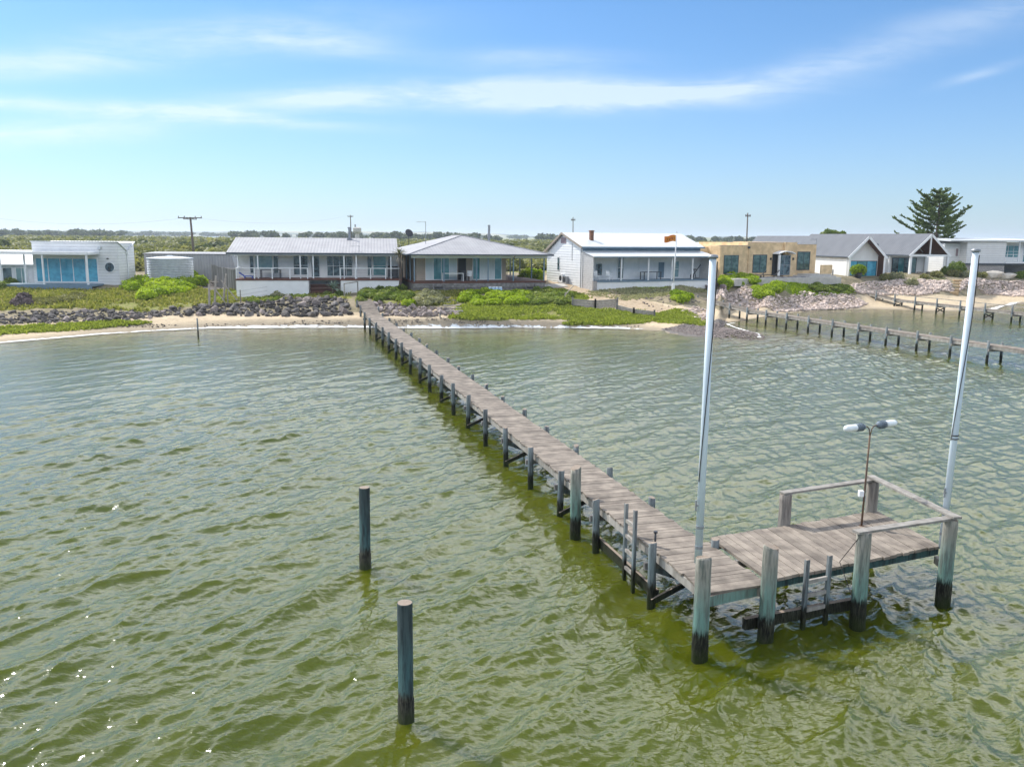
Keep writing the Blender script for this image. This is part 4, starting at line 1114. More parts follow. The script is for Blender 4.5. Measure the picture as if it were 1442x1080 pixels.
mb = MB(); mb.tube([(9.7,-.8,3.72), (9.7,-.5,3.5), (9.62,1.8,3.4), (9.62,1.8,1.3)], .045, 8); mb.build('downpipe', 'beige_board', h)
HM3 = Matrix.Translation((-9.35, 80, 2.0)) @ Matrix.Rotation(R(16), 4, 'Z')
put(table('white outdoor table on the beige house verandah', 'white_paint', 2.0, .8, .75), HM3, 3.9, .8, 1.26)
put(chair('dark chair beside the white table on the beige house verandah', 'dark_metal'), HM3, 5.15, .9, 1.26, .4)
put(chair('pale plastic chair by the doorway on the beige house verandah', 'white_paint'), HM3, 5.6, 1.3, 1.26, -.5)
for k in range(4):
    o = thing('drum', (0, 0, 0), 0, 'blue and white plastic drum in the row below the beige house verandah', 'drum', 'plastic drums below the verandah')
    mb = MB(); mb.lathe([(.15, 0), (.17, .03), (.17, .25), (.18, .27), (.17, .29), (.17, .52), (.15, .56), (.06, .57)], 16); mb.build('barrel', 'drum_blue', o, smooth=True)
    mb = MB(); mb.lathe([(.15, .561), (.155, .60), (.1, .63), (.02, .63)], 16); mb.build('lid', 'white_paint', o, smooth=True)
    p = aty(690 + k * 4.9, 407, 80.6); o.location = (p.x, p.y, gz(p.x, p.y) - .03)

# --- white cottage
h = house('cottage', 8.0, 84, 2.75, 26, 'white weatherboard cottage with pale gable roof and long front verandah', 'cottage')
L4, vd, D4 = 14.9, 2.2, 9.7; GF, GR, RZ, RY = 3.85, 3.2, 5.15, vd + 3.9


def roofz(y): return GF + (RZ - GF) * (y - vd) / (RY - vd) if y < RY else RZ + (GR - RZ) * (y - RY) / (D4 - RY)


mb = MB()
for zb in np.arange(-.6, 5.0, .26):        # lapped boards on the end wall, cut to the roof line
    zt = zb + .275; zm = zb + .2
    ya, yb = vd, D4
    if zm > GF: ya = vd + (RY - vd) * (zm - GF) / (RZ - GF)
    if zm > GR: yb = D4 - (D4 - RY) * (zm - GR) / (RZ - GR)
    if yb - ya < .1: continue
    mb.hexa([(-.055, ya, zb), (.03, ya, zb), (.03, yb, zb), (-.055, yb, zb), (-.012, ya, zt), (.03, ya, zt), (.03, yb, zt), (-.012, yb, zt)])
mb.build('gable_wall', 'white_paint', h)
mb = MB(); mb.prism([(0.035, vd, -.6), (0.035, D4, -.6), (.035, D4, GR - .06), (.035, RY, RZ - .08), (.035, vd, GF - .06)], (L4 - .07, 0, 0)); mb.build('wall', 'white_paint', h)
for x_, za, zb in ((-.03, 3.35, 2.85), (L4 - .05, 3.3, 2.8)): mb = MB(); mb.prism([(x_, .05, -.5), (x_, vd - .01, -.5), (x_, vd - .01, za), (x_, .05, zb)], (.08, 0, 0)); mb.build('verandah_wall', 'white_shingle', h)
mb = MB(); mb.slab([(-.3, vd - .35, GF + .0), (L4 + .25, vd - .35, GF), (L4 + .25, RY, RZ + .12), (-.3, RY, RZ + .12)], .07); mb.slab([(-.3, RY + .01, RZ + .12), (L4 + .25, RY + .01, RZ + .12), (L4 + .25, D4 + .35, GR - .02), (-.3, D4 + .35, GR - .02)], .07); mb.build('roof', 'roof_white_x', h)
mb = MB(); mb.slab([(-.12, -.25, 2.92), (L4 + .12, -.25, 2.92), (L4 + .12, vd - .02, 3.42), (-.12, vd - .02, 3.42)], .05); mb.build('verandah_roof', 'roof_white_x', h)
part('gutter', 'trim_bluegrey', h, (-.3, L4 + .25, vd - .44, vd - .355, GF - .15, GF + .01), (-.12, L4 + .12, -.34, -.255, 2.8, 2.93))
part('wall_band', 'trim_bluegrey', h, (.05, L4 - .05, vd - .03, vd - .002, 3.45, GF - .08))
mb = MB()
mb.beam((-.32, vd - .35, GF - .08), (-.32, RY, RZ + .04), .05, .2); mb.beam((-.32, RY, RZ + .04), (-.32, D4 + .35, GR - .1), .05, .2); mb.build('barge_board', 'beige_board', h)
part('verandah_floor', 'trim_bluegrey', h, (.06, L4 - .06, -.05, vd - .01, .38, .50)); part('verandah_base', 'white_render', h, (.1, L4 - .1, .05, vd - .05, -.5, .378)); part('corner_pier', 'concrete_block', h, (-.08, .4, -.1, .04, -.5, .5))
for x in (3.3, 6.6, 9.55, 12.2): part('verandah_post', 'white_paint', h, (x - .06, x + .06, -.04, .08, .5, 2.79))
for x0, x1, z0, z1, gm, c, rw, nm in ((1.55, 2.4, .9, 2.2, 'glass_dark', 1, 1, 'window'), (4.2, 5.0, .55, 2.85, 'glass_dark', 2, 2, 'door'), (6.9, 7.9, 1.2, 2.6, 'white_paint', 1, 1, 'window'), (9.3, 10.2, .55, 2.3, 'trim_bluegrey', 1, 1, 'door'), (11.3, 12.1, .6, 2.4, 'glass_pale', 1, 2, 'window')):
    window(h, x0, x1, z0, z1, vd - .02, glass=gm, cols=c, rows=rw, name=nm, b=.07)
mb = MB(); mb.box(-.075, -.03, vd + 4.6, vd + 5.1, 1.3, 2.7); f = mb.build('window', 'white_paint', h); part('pane', 'glass_dark', f, (-.09, -.076, vd + 4.66, vd + 5.04, 1.36, 2.64))
part('gable_vent', 'terracotta', h, (-.08, -.03, RY - .55, RY + .5, 4.15, 4.75))
mb = MB(); mb.box(-.07, -.02, vd + 2.0, vd + 2.05, 2.4, 4.2); mb.build('conduit', 'steel_grey', h)
ch = part('chimney', 'rust', h, (1.85, 2.2, vd + 1.5, vd + 1.85, 4.2, 5.5), (1.8, 2.25, vd + 1.45, vd + 1.9, 5.38, 5.46))
mb = MB(); mb.tube([(14.5,-.3,2.8), (14.5,-.2,2.6), (14.5,.05,2.5), (14.5,.05,-.2)], .045, 8); mb.build('downpipe', 'white_paint', h)
mb = MB(); mb.tube([(-.1,2.0,3.75), (-.14,2.25,3.6), (-.14,2.25,3.3), (-.14,2.25,-.3)], .045, 8); mb.build('downpipe', 'steel_grey', h)
HM4 = Matrix.Translation((8.0, 84, 2.75)) @ Matrix.Rotation(R(26), 4, 'Z')
put(chair('white chair near the left end of the cottage verandah', 'white_paint'), HM4, 1.0, 1.0, .5)
put(chair('white armchair second from the left on the cottage verandah', 'white_paint'), HM4, 2.35, .7, .5, .2)
put(table('dark trestle table in the middle of the cottage verandah', 'dark_metal', 2.2, .8, .8), HM4, 7.6, 1.0, .5)
ex = thing('exercise_bike', (0, 0, 0), 0, 'dark exercise bike at the right end of the cottage verandah', 'exercise bike')
mb = MB(); mb.cyl((-.3, 0, .3), (-.3, .05, .3), .26, n=16); mb.build('wheel', 'black_rubber', ex)
mb = MB(); mb.beam((-.6, 0, .05), (.6, 0, .05), .1, .08); mb.beam((-.3, 0, .3), (.75, 0, 1.5), .07, .07); mb.beam((.2, 0, .1), (-.1, 0, .95), .06, .06); mb.build('frame', 'dark_metal', ex)
part('saddle', 'black_rubber', ex, (-.3, .1, -.12, .12, .95, 1.05)); put(ex, HM4, 13.3, 1.0, .5)
for k, (x, lab) in enumerate(((3.7, 'white air conditioner unit against the end wall of the cottage'), (2.9, 'smaller grey heat pump unit against the end wall of the cottage'))):
    o = thing('air_conditioner', (0, 0, 0), 0, lab, 'air conditioner')
    part('casing', 'white_paint' if k == 0 else 'steel_grey', o, (-.45, -.12, -.4, .4, .06, .9 - .15 * k)); mb = MB(); mb.cyl((-.45, 0, .48 - .08 * k), (-.47, 0, .48 - .08 * k), .27, n=18); mb.build('fan_grille', 'dark_metal', o)
    part('foot', 'concrete', o, (-.5, -.08, -.45, .45, -.1, .058)); p = HM4 @ Vector((0, vd + x, 0)); put(o, HM4, 0, vd + x, 0); o.location.z = gz(p.x - .3, p.y) + .05

# --- tan rendered house
h = house('rendered_house', 23.2, 95, 3.25, 25, 'flat roofed tan rendered house with stepped parapet and green-tinted windows')
part('wall', 'tan_render', h, (0, 3.85, 0, 9, -.6, 3.5), (3.85, 9.1, .004, 9, -.6, 3.85), (9.1, 10.9, -.3, 8.9, -.6, 3.92), (10.9, 14.2, .008, 9, -.6, 3.68))
part('wing_wall', 'tan_render', h, (-2.2, -.003, 2.2, 9, -.6, 3.35)); part('parapet_cap', 'concrete', h, (-.04, 3.84, -.04, .25, 3.502, 3.55), (3.845, 9.09, -.04, .25, 3.852, 3.9), (10.905, 14.24, -.04, .25, 3.682, 3.73))
for x0, x1, z0, z1 in ((.55, 2.6, .35, 2.45), (4.7, 6.7, .45, 2.5), (11.3, 13.25, .7, 2.85)): window(h, x0, x1, z0, z1, -.02, frame='gutter_dark', glass='glass_green', cols=2, b=.05)
e = part('entry', 'interior_dark', h, (7.55, 9.05, -.03, -.006, .1, 2.6)); 
window(h, 8.05, 9.95, .15, 2.45, -.36, frame='steel_grey', glass='glass_dark', cols=2, rows=2, name='entry_door', b=.08)
part('entry_column', 'white_render', h, (7.6, 7.8, -1.1, -.9, .1, 2.5))
mb = MB(); arc = [(7.5 + 2.5 * k / 10, 2.5 + .45 * math.sin(math.pi * (.12 + .76 * k / 10))) for k in range(11)]
mb.prism([(x, -1.15, z) for x, z in arc] + [(x, -1.15, z - .1) for x, z in arc[::-1]], (0, 1.1, 0)); mb.build('entry_canopy', 'white_render', h)
mb = MB(); mb.tube([(4.0,-.05,3.3), (4.0,-.06,3.0), (4.0,-.06,1), (4.0,-.06,-.1)], .045, 8); mb.build('downpipe', 'tan_render', h)
part('parapet_scupper', 'gutter_dark', h, (3.86, 4.14, -.12, 0, 3.2, 3.42)); part('wall_light', 'dark_metal', h, (7.2, 7.35, -.14, -.001, 1.9, 2.15)); part('wall_light', 'dark_metal', h, (10.3, 10.45, -.44, -.301, 1.9, 2.15))
HM5 = Matrix.Translation((23.2, 95, 3.25)) @ Matrix.Rotation(R(25), 4, 'Z')
part('terrace', 'concrete', h, (-.6, 15.0, -3.4, -.305, -.8, -.02), (10.5, 14.6, -3.0, -.31, -.018, .14), (11.2, 14.4, -2.4, -.312, .142, .3))
part('screen_wall', 'tan_render', h, (13.2, 14.9, -2.0, -1.8, .302, 1.35))
put(chair('dark slatted lounge chair on the left of the tan house terrace', 'dark_metal', lounge=True), HM5, 3.0, -1.9, .0, -2.2)
put(chair('dark slatted lounge chair right of another, under the middle window of the tan house', 'dark_metal', lounge=True), HM5, 4.9, -1.9, .0, -2.2)
o = thing('bench', (0, 0, 0), 0, 'low grey bench below the left window of the tan house', 'bench'); part('seat', 'steel_grey', o, (-.8, .8, -.2, .2, .38, .45)); part('leg', 'steel_grey', o, (-.7, -.6, -.18, .18, 0, .38)); part('leg', 'steel_grey', o, (.6, .7, -.18, .18, 0, .38)); put(o, HM5, 1.2, -.8, -.02)
a = ground(1068, 397); b = ground(1131, 396)
mb = MB(); d = (b - a); d.z = 0; n_ = 14
for k in range(n_):
    for r_ in range(2):
        p = a + d * ((k + .5 * (r_ % 2)) / n_); mb.box(p.x, p.x + .42 + random.uniform(-.03, .03), p.y - .2 + random.uniform(-.04, .04), p.y + .2, p.z - .3 + r_ * .42, p.z + .1 + r_ * .42 + random.uniform(-.03, .05))
tag(mb.build('stone_wall', 'stone_wall', None, bevel=.05), 'low grey stone retaining wall at the edge of the tan house terrace', 'wall')

# --- two white barn shaped pavilions
def barn(x, y, z, deg, w, L, ez, rz, label, porch):
    h = house('gabled_house', x, y, z, deg, label, 'house')
    y0 = porch; h.scale = (1.083,) * 3
    mb = MB(); pent = [(0, y0, -.6), (w, y0, -.6), (w, y0, ez), (w / 2, y0, rz - .12), (0, y0, ez)]; mb.prism(pent, (0, L - y0, 0)); mb.build('wall', 'white_render', h)
    o_ = .18
    mb = MB(); sl_ = (rz - ez) / (w / 2)
    mb.slab([(-o_, 0, ez - sl_ * o_ + .02), (w / 2, 0, rz + .02), (w / 2, L, rz + .02), (-o_, L, ez - sl_ * o_ + .02)], .09); mb.slab([(w + o_, 0, ez - sl_ * o_ + .02), (w + o_, L, ez - sl_ * o_ + .02), (w / 2 + .001, L, rz + .02), (w / 2 + .001, 0, rz + .02)], .09); mb.build('roof', 'roof_dark_y', h)
    mb = MB(); mb.beam((-o_, -.03, ez - sl_ * o_ - .12), (w / 2, -.03, rz - .12), .05, .26); mb.beam((w + o_, -.03, ez - sl_ * o_ - .12), (w / 2, -.03, rz - .12), .05, .26); mb.build('barge_board', 'white_paint', h)
    part('gutter', 'gutter_dark', h, (-o_ - .1, -o_ - .002, .02, L, ez - .25, ez - .13))
    return h


h = barn(41.3, 104, 2.63, 12, 4.6, 26, 2.75, 4.95, 'white gabled pavilion with dark roof and glass doors, round bush in front', 1.0)
part('side_wall', 'white_render', h, (-.02, .2, 0, 1.0, -.6, 2.6)); part('side_wall', 'white_render', h, (4.4, 4.62, 0, 1.0, -.6, 2.6)); part('timber_lining', 'stained_timber', h, (4.33, 4.395, .02, .99, -.3, 2.7)); mb = MB(); mb.beam((4.5, .5, 2.62), (2.3, .5, 4.72), .9, .03); mb.beam((.1, .5, 2.62), (2.3, .5, 4.72), .9, .03); mb.build('timber_lining', 'stained_timber', h)
window(h, .35, 4.2, .0, 2.15, .98, frame='dark_metal', panes=['glass_blue', 'glass_teal', 'glass_blue'], cols=3, name='sliding_door', b=.07)
mb = MB(); mb.cyl((-.1, .3, 2.5), (-.1, .3, -.3), .045, n=8); mb.build('downpipe', 'white_paint', h)
mb = MB(); mb.cyl((.6, 8, 3.0), (.6, 8, 4.6), .03, n=6); mb.cyl((-.2, 8, 4.55), (.7, 8, 4.55), .02, n=5); mb.build('antenna', 'steel_grey', h)
mb = MB(); mb.box(3.9, 4.4, 1.2, 1.5, 3.2, 4.1); mb.build('flue', 'gutter_dark', h)

h = barn(50.8, 108.3, 2.73, 12, 5.2, 26, 2.85, 5.2, 'white gabled pavilion at right with dark roof and open post verandah', 4.2)
for x in (.1, 5.1): part('verandah_post', 'white_paint', h, (x - .12, x + .12, .0, .24, -.2, 2.75)); 
for x in (.1, 5.1): part('verandah_post', 'white_paint', h, (x - .1, x + .1, 3.9, 4.1, -.2, 2.75))
part('tie_beam', 'white_paint', h, (.0, 5.2, .02, .16, 2.55, 2.78), (-.05, .14, .17, 4.1, 2.55, 2.78), (5.06, 5.24, .17, 4.1, 2.55, 2.78)); part('king_post', 'white_paint', h, (2.52, 2.68, .03, .15, 2.782, 4.9))
mb = MB(); mb.beam((.15, 2.1, 2.85), (2.6, 2.1, 5.0), 4.0, .03); mb.beam((5.05, 2.1, 2.85), (2.6, 2.1, 5.0), 4.0, .03); mb.build('timber_lining', 'stained_timber', h)
part('gable_lining', 'stained_timber', h, (.2, 5.0, 4.15, 4.19, 2.8, 2.95))
mb = MB(); mb.prism([(.3, 4.16, 2.8), (4.9, 4.16, 2.8), (2.6, 4.16, 4.95)], (0, .02, 0)); mb.build('gable_lining', 'stained_timber', h)
window(h, .6, 4.0, .05, 2.3, 4.17, frame='dark_metal', panes=['glass_dark', 'glass_teal', 'glass_dark', 'glass_pale'], cols=4, name='sliding_door', b=.06)
part('floor', 'concrete', h, (-.2, 5.4, -.3, 4.2, -.6, .0)); part('wing_wall', 'white_render', h, (-4.0, -.02, 4.6, 9, -.6, 2.6)); part('wing_wall', 'white_render', h, (5.22, 5.9, 4.4, 5.2, -.6, 2.4))
window(h, -1.0, -.3, .1, 2.2, 4.58, frame='dark_metal', glass='glass_dark')
HM7 = Matrix.Translation((50.8, 108.3, 2.73)) @ Matrix.Rotation(R(12), 4, 'Z') @ Matrix.Scale(1.083, 4)
for k, (x, y, lab) in enumerate(((3.0, 1.3, 'dark timber picnic table under the open verandah, left one'), (4.7, 1.8, 'dark timber picnic table at the right edge of the open verandah'))):
    o = table(lab, 'sleeper_wood', 1.7, .8, .74); part('bench', 'sleeper_wood', o, (-.85, .85, -.75, -.5, .4, .45)); part('bench', 'sleeper_wood', o, (-.85, .85, .5, .75, .4, .45)); put(o, HM7, x, y, 0)

# --- two storey house at far right
h = house('two_storey_house', 62.0, 116, 2.37, 10, 'far right house with white boarded upper floor on a grey block base'); h.scale = (1.115,) * 3
part('base_wall', 'concrete_block', h, (.2, 5.6, .2, 8, -.6, 1.72)); part('upper_wall', 'white_board', h, (0, 5.4, 0, 9, 1.9, 4.55)); part('floor_band', 'gutter_dark', h, (-.03, 9, .03, 8.5, 1.722, 1.898))
part('upper_wall', 'white_render', h, (5.42, 12, 1.6, 9, 1.9, 4.5)); part('base_wall', 'concrete_block', h, (5.62, 12, 2.2, 8, -.6, 1.72))
part('side_wall', 'white_board', h, (-2.2, -.005, 1.2, 8, -.5, 4.3))
mb = MB(); mb.slab([(-2.5, -.3, 4.70), (12.4, -.3, 4.75), (12.4, 9.4, 5.0), (-2.5, 9.4, 5.0)], .16); mb.build('roof', 'roof_white_x', h)
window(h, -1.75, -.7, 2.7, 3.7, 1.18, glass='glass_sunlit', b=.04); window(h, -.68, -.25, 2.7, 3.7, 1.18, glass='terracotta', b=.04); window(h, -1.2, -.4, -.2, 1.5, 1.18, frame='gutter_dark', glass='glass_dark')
window(h, 6.2, 8.6, 2.6, 4.1, 1.58, glass='glass_teal', cols=3, rows=2); window(h, 9.2, 11.4, 2.0, 4.2, 1.58, glass='glass_teal', cols=2)
part('balcony', 'white_paint', h, (5.5, 12, -.1, 1.58, 1.9, 2.05)); part('post', 'white_paint', h, (7.2, 7.32, -.05, .07, 2.05, 4.55)); mb = MB(); mb.beam((5.5, -.02, 3.0), (12, -.02, 3.0), .05, .05)
for x in np.arange(5.6, 12, .9): mb.box(x - .02, x + .02, -.04, 0, 2.05, 2.98)
mb.build('balustrade', 'white_paint', h)

# white roof glimpsed behind the tan house
p = aty(985, 347, 118); h = house('farm_building', p.x, 118, 3, 8, 'low white roofed building half hidden behind the tan house', 'building')
part('wall', 'white_render', h, (0, 9, 0, 6, 0, 3.0)); mb = MB(); mb.slab([(-.3, -.3, 3.1), (9.3, -.3, 3.1), (9.3, 3, 4.0), (-.3, 3, 4.0)], .1); mb.slab([(-.3, 3.01, 4.0), (9.3, 3.01, 4.0), (9.3, 6.3, 3.1), (-.3, 6.3, 3.1)], .1); mb.build('roof', 'roof_white_x', h)
p = aty(1336, 347, 140); h = house('farm_building', p.x, 140, 3, 8, 'white flat roof just showing behind the far right house', 'building')
part('wall', 'white_render', h, (0, 10, 0, 6, 0, 4.6)); part('roof', 'roof_white_x', h, (-.3, 10.3, -.3, 6.3, 4.61, 4.8))

# ------------------------------------------------------------------ fences, steps, poles
def paling(a, b, hgt, label):
    o = thing('paling_fence', a, 0, label, 'fence'); d = (b - a); n = int(d.length / .14); mb = MB()
    for k in range(n):
        p = d * (k / n); zz = gz(a.x + p.x, a.y + p.y) - a.z; t_ = random.random()
        mb.beam((p.x, p.y, zz - .1), (p.x, p.y, zz + hgt + random.uniform(-.05, .05)), .125, .03, t=t_)
    mb.build('palings', 'fence_wood', o); mb = MB(); u = d.normalized(); nn = Vector((-u.y, u.x, 0)) * .05
    for z in (.4, hgt - .3): mb.beam(nn + Vector((0, 0, z)), d + nn + Vector((0, 0, z)), .06, .09)
    mb.build('fence_rail', 'fence_wood', o)


a = aty(299, 392, 88); b = aty(334, 393, 84); a.z = gz(a.x, a.y); b.z = a.z
paling(a, b, 2.1, 'grey timber paling fence left of the white railed house')
a = aty(1295, 384, 121); b = aty(1340, 383, 122); a.z = gz(a.x, a.y); b.z = a.z
paling(a, b, 1.3, 'pale paling fence behind the open verandah')
o = thing('wire_fence', ground(337, 425), 0, 'thin wire fence with grey posts in front of the white base wall', 'fence')
pts = [ground(x, y) for x, y in ((321, 428), (339, 427), (381, 419), (422, 414.5), (461, 413))]; base = Vector(o.location)
for p in pts: mb = MB(); mb.tube([p - base - Vector((0, 0, .2)), p - base + Vector((0, 0, 1.15))], .05, 8); mb.build('fence_post', 'weathered_wood', o)
mb = MB()
for a, b in zip(pts[:-1], pts[1:]):
    for z in (.35, .7, 1.05): mb.cyl(a - base + Vector((0, 0, z)), b - base + Vector((0, 0, z)), .009, n=4)
mb.build('fence_wire', 'steel_grey', o)
o = thing('gate', ground(485, 417), 0, 'bare timber gate frame at the shore end of the main jetty', 'gate'); base = Vector(o.location); q = ground(504, 414) - base
for p in (Vector((0, 0, 0)), q): mb = MB(); mb.beam(p - Vector((0, 0, .2)), p + Vector((0, 0, 1.15)), .09, .09); mb.build('gate_post', 'weathered_wood', o)
mb = MB(); mb.beam((0, 0, 1.13), q + Vector((0, 0, 1.13)), .07, .09); mb.build('top_rail', 'weathered_wood', o)
o = thing('old_post', ground(295, 432), 0, 'tall leaning grey posts with propping stays at the end of the paling fence', 'post'); 
for (dx_, dy_, h_, ln) in ((0, 0, 1.9, .05), (.12, .9, 2.6, .25), (.35, 2.4, 2.7, .4)): mb = MB(); mb.tube([(dx_, dy_, -.3), (dx_ + ln * .5, dy_, h_ * .5), (dx_ + ln, dy_, h_)], [.11, .10, .08], 8); mb.build('post', 'driftwood', o)
for (x0, y0, x1, y1, z0, z1) in ((.4, 2, 1.7, 2.2, 2.2, .4), (.2, .6, 1.2, .9, 1.7, .1)): mb = MB(); mb.beam((x0, y0, z0), (x1, y1, z1), .09, .09); mb.build('stay', 'driftwood', o)
o = MB()
for k in range(16):
    c = ground(301 + random.uniform(0, 12), 400 + random.uniform(0, 4)); a_ = random.uniform(-1.2, 1.2); l_ = random.uniform(.4, 1.0)
    o.tube([c + Vector((-math.cos(a_) * l_, 0, .15 + random.random() * .4)), c + Vector((math.cos(a_) * l_, random.uniform(-.4, .4), .3 + random.random() * .5))], .05, 6)
tag(o.build('driftwood_pile', 'driftwood'), 'tangled heap of bleached driftwood beside the paling fence', 'driftwood')

# paved strip beside the white house
mb = MB()
for r_ in range(4):
    for c_ in range(2):
        p = ground(320 + c_ * 9 - r_ * .3, 406 - r_ * 3.0); mb.box(p.x - .3, p.x + .30, p.y - .75, p.y + .75, p.z - .1, p.z + .05)
tag(mb.build('path', 'pale_paver'), kind='structure')
mb = MB(); q = [ground(x, y) for x, y in ((712, 408), (800, 404), (792, 400.5), (742, 402))]
mb.prism([(p.x, p.y, p.z + .08) for p in q], (0, 0, -.4)); tag(mb.build('path', 'concrete'), kind='structure')
mb = MB(); q = [ground(x, y) for x, y in ((1076, 405), (1130, 401), (1126, 399), (1082, 399.5))]
mb.prism([(p.x, p.y, p.z + .06) for p in q], (0, 0, -.3)); tag(mb.build('path', 'pale_paver'), kind='structure')

# timber stairs down the bank
o = thing('bank_steps', ground(637, 436), 0, 'timber sleeper steps going down the bank from the beige house to the beach', 'steps'); base = Vector(o.location)
A_ = ground(640, 440); B_ = ground(625, 411); n = 9; d = (B_ - A_)
for k in range(n):
    p = A_ + d * (k / (n - 1)) - base; p.z += .12; mb = MB(); mb.box(p.x - .72, p.x + .72, p.y - .2, p.y + .2, p.z - .07, p.z + .05); mb.build('tread', 'weathered_wood', o)
    mb = MB(); mb.box(p.x - .7, p.x + .7, p.y + .12, p.y + .19, p.z - .32, p.z - .072); mb.build('riser', 'sleeper_wood', o)
st = thing('rock_steps', ground(1345, 412), 0, 'sandstone block steps rising through the pale rock wall at right', 'steps'); base = Vector(st.location)
A_ = ground(1342, 413); B_ = ground(1347, 396)
for k in range(5):
    p = A_.lerp(B_, k / 4) - base; mb = MB(); mb.box(p.x - .5, p.x + .5, p.y - .35, p.y + .4, p.z - .3, p.z + .16); mb.build('tread', 'sandstone', st, bevel=.04)

# timber retaining wall on the beach
o = thing('retaining_wall', ground(800, 431), 0, 'weathered sleeper retaining wall stepping down the grassy beach', 'retaining wall'); base = Vector(o.location)
rw = [ground(x, y) for x, y in ((806, 432), (838, 434), (869, 432))]; rw2 = [ground(x, y) for x, y in ((868, 437), (892, 443), (921, 446))]
for seg, hh in ((rw, .75), (rw2, .5)):
    for a, b in zip(seg[:-1], seg[1:]):
        mb = MB(); n = int(hh / .22) + 1
        for k in range(n): mb.beam(a - base + Vector((0, 0, -.1 + k * .23)), b - base + Vector((0, 0, -.1 + k * .23)), .09, .215)
        mb.build('sleepers', 'driftwood', o)
        for p in (a, b): mb = MB(); mb.box(p.x - base.x - .07, p.x - base.x + .07, p.y - base.y - .2, p.y - base.y - .05, p.z - base.z - .3, p.z - base.z + hh + .1); mb.build('post', 'sleeper_wood', o)
o = thing('old_rail', ground(795, 427), 0, 'short leaning handrail post in the green shrubs above the beach', 'post'); mb = MB(); mb.tube([(0, 0, -.2), (.05, 0, 1.0)], .05, 6); mb.build('post', 'driftwood', o); mb = MB(); mb.beam((.0, 0, .7), (.85, .5, 1.6), .06, .06); mb.build('rail', 'driftwood', o)


def utility_pole(px, by, ty, Y, label, arms, group='power poles behind the houses', lean=0, rk=1.0):
    top = aty(px[1], ty, Y); bot = aty(px[0], by, Y); bot.z = gz(bot.x, bot.y)
    o = thing('utility_pole', (bot.x, bot.y, bot.z), 0, label, 'power pole', group)
    T = Vector((top.x - bot.x, 0, top.z - bot.z)); mb = MB(); mb.tube([(0, 0, -.5), T * .5, T], [.19 * rk, .16 * rk, .12 * rk], 10); mb.build('pole', 'pole_wood', o, smooth=True)
    for (f, l, an) in arms:
        c = T * f; u = Vector((math.cos(an), math.sin(an), 0)); c = c - Vector((0, .17, 0)); mb = MB(); mb.beam(c - u * l, c + u * l, .1, .12); a_ = mb.build('crossarm', 'pole_wood', o)
        mb = MB()
        for q in (-.95, -.45, .45, .95): e = c + u * l * q + Vector((0, 0, .06)); mb.cyl(e, e + Vector((0, 0, .2)), .06, .04, 8)
        mb.build('insulators', 'dark_metal', a_)
    return o, top


P1, T1 = utility_pole((275, 268), 385, 306, 118, 'leaning timber power pole behind the grey shed', ((.985, 1.6, .1), (.96, 1.0, .9)))
P2, T2 = utility_pole((495, 493.5), 360, 303, 190, 'slim power pole behind the white railed house', ((.96, .6, .2),), rk=.8)
P3, T3 = utility_pole((807, 807), 360, 306, 150, 'thin pole rising behind the cottage gable', ((.93, .38, .3),), rk=.55)
P4, T4 = utility_pole((1051, 1053), 360, 300, 125, 'bare power pole behind the tan house', ((.94, .5, .5),), rk=.65)
def cable(a, b, sag, label):
    mb = MB(); pts = [a.lerp(b, k / 24) - Vector((0, 0, sag * 4 * (k / 24) * (1 - k / 24))) for k in range(25)]; mb.tube(pts, .006, 4)
    tag(mb.build('power_line', 'dark_metal'), label, 'power line')
cable(T1 + Vector((.8, 0, -.1)), T2, 1.2, 'faint power line sagging between the two poles on the left')
cable(T1 + Vector((-.8, 0, -.1)), aty(-30, 304, 118), 1.0, 'faint power line leaving the picture from the leaning pole')
p = aty(503, 330, 420); o = thing('water_tower', (p.x, 420, 3), 0, 'small grey water tower on the skyline behind the white railed house', 'water tower')
mb = MB(); mb.cyl((0, 0, 0), (0, 0, 5.5), 1.1, 1.0, 14); mb.build('tower_stem', 'concrete', o); mb = MB(); mb.lathe([(1.2, 5.5), (2.1, 6.4), (2.1, 8.2), (1.0, 8.6), (.1, 8.7)], 18); mb.build('tank', 'concrete', o); mb = MB(); mb.cyl((-.9, 0, 8.4), (-.9, 0, 10), .35, n=8); mb.build('vent', 'steel_grey', o)

# flag by the cottage
fb = ground(947.5, 413); ft = aty(953, 328, fb.y)
o = thing('flagpole', fb, 0, 'white flagpole with a thick base on the lawn in front of the cottage', 'flagpole'); D = ft - fb
mb = MB(); mb.tube([D * .12, D * .6, D], [.065, .06, .045], 12); mb.build('pole', 'white_paint', o, smooth=True); mb = MB(); mb.beam((0, 0, -.1), D * .16, .26, .26); mb.build('base_sleeve', 'white_paint', o)
mb = MB(); mb.cyl(D, D + Vector((0, 0, .1)), .07, .02, 10); mb.build('finial', 'steel_grey', o)
fp = fb + D * .965; mb = MB(); n = 14
def fl(u, v): return Vector((-u * 1.12, .10 * math.sin(u * 7.5 + v) * u - .1 * u, -v * .62 - .10 * u * u + .05 * math.sin(u * 6)))
for i in range(n):
    for j in range(6):
        q = [fl(i / n, j / 6), fl((i + 1) / n, j / 6), fl((i + 1) / n, (j + 1) / 6), fl(i / n, (j + 1) / 6)]; mb.add(q + [p + Vector((0, .006, 0)) for p in q], [(0, 1, 2, 3), (7, 6, 5, 4), (0, 4, 5, 1), (1, 5, 6, 2), (2, 6, 7, 3), (3, 7, 4, 0)], .5)
fo = mb.build('flag', 'orange_cloth', None, smooth=True); fo.location = fp - Vector((.07, 0, .03)); tag(fo, 'orange flag with dark markings flying from the flagpole in front of the cottage', 'flag')
mb = MB()
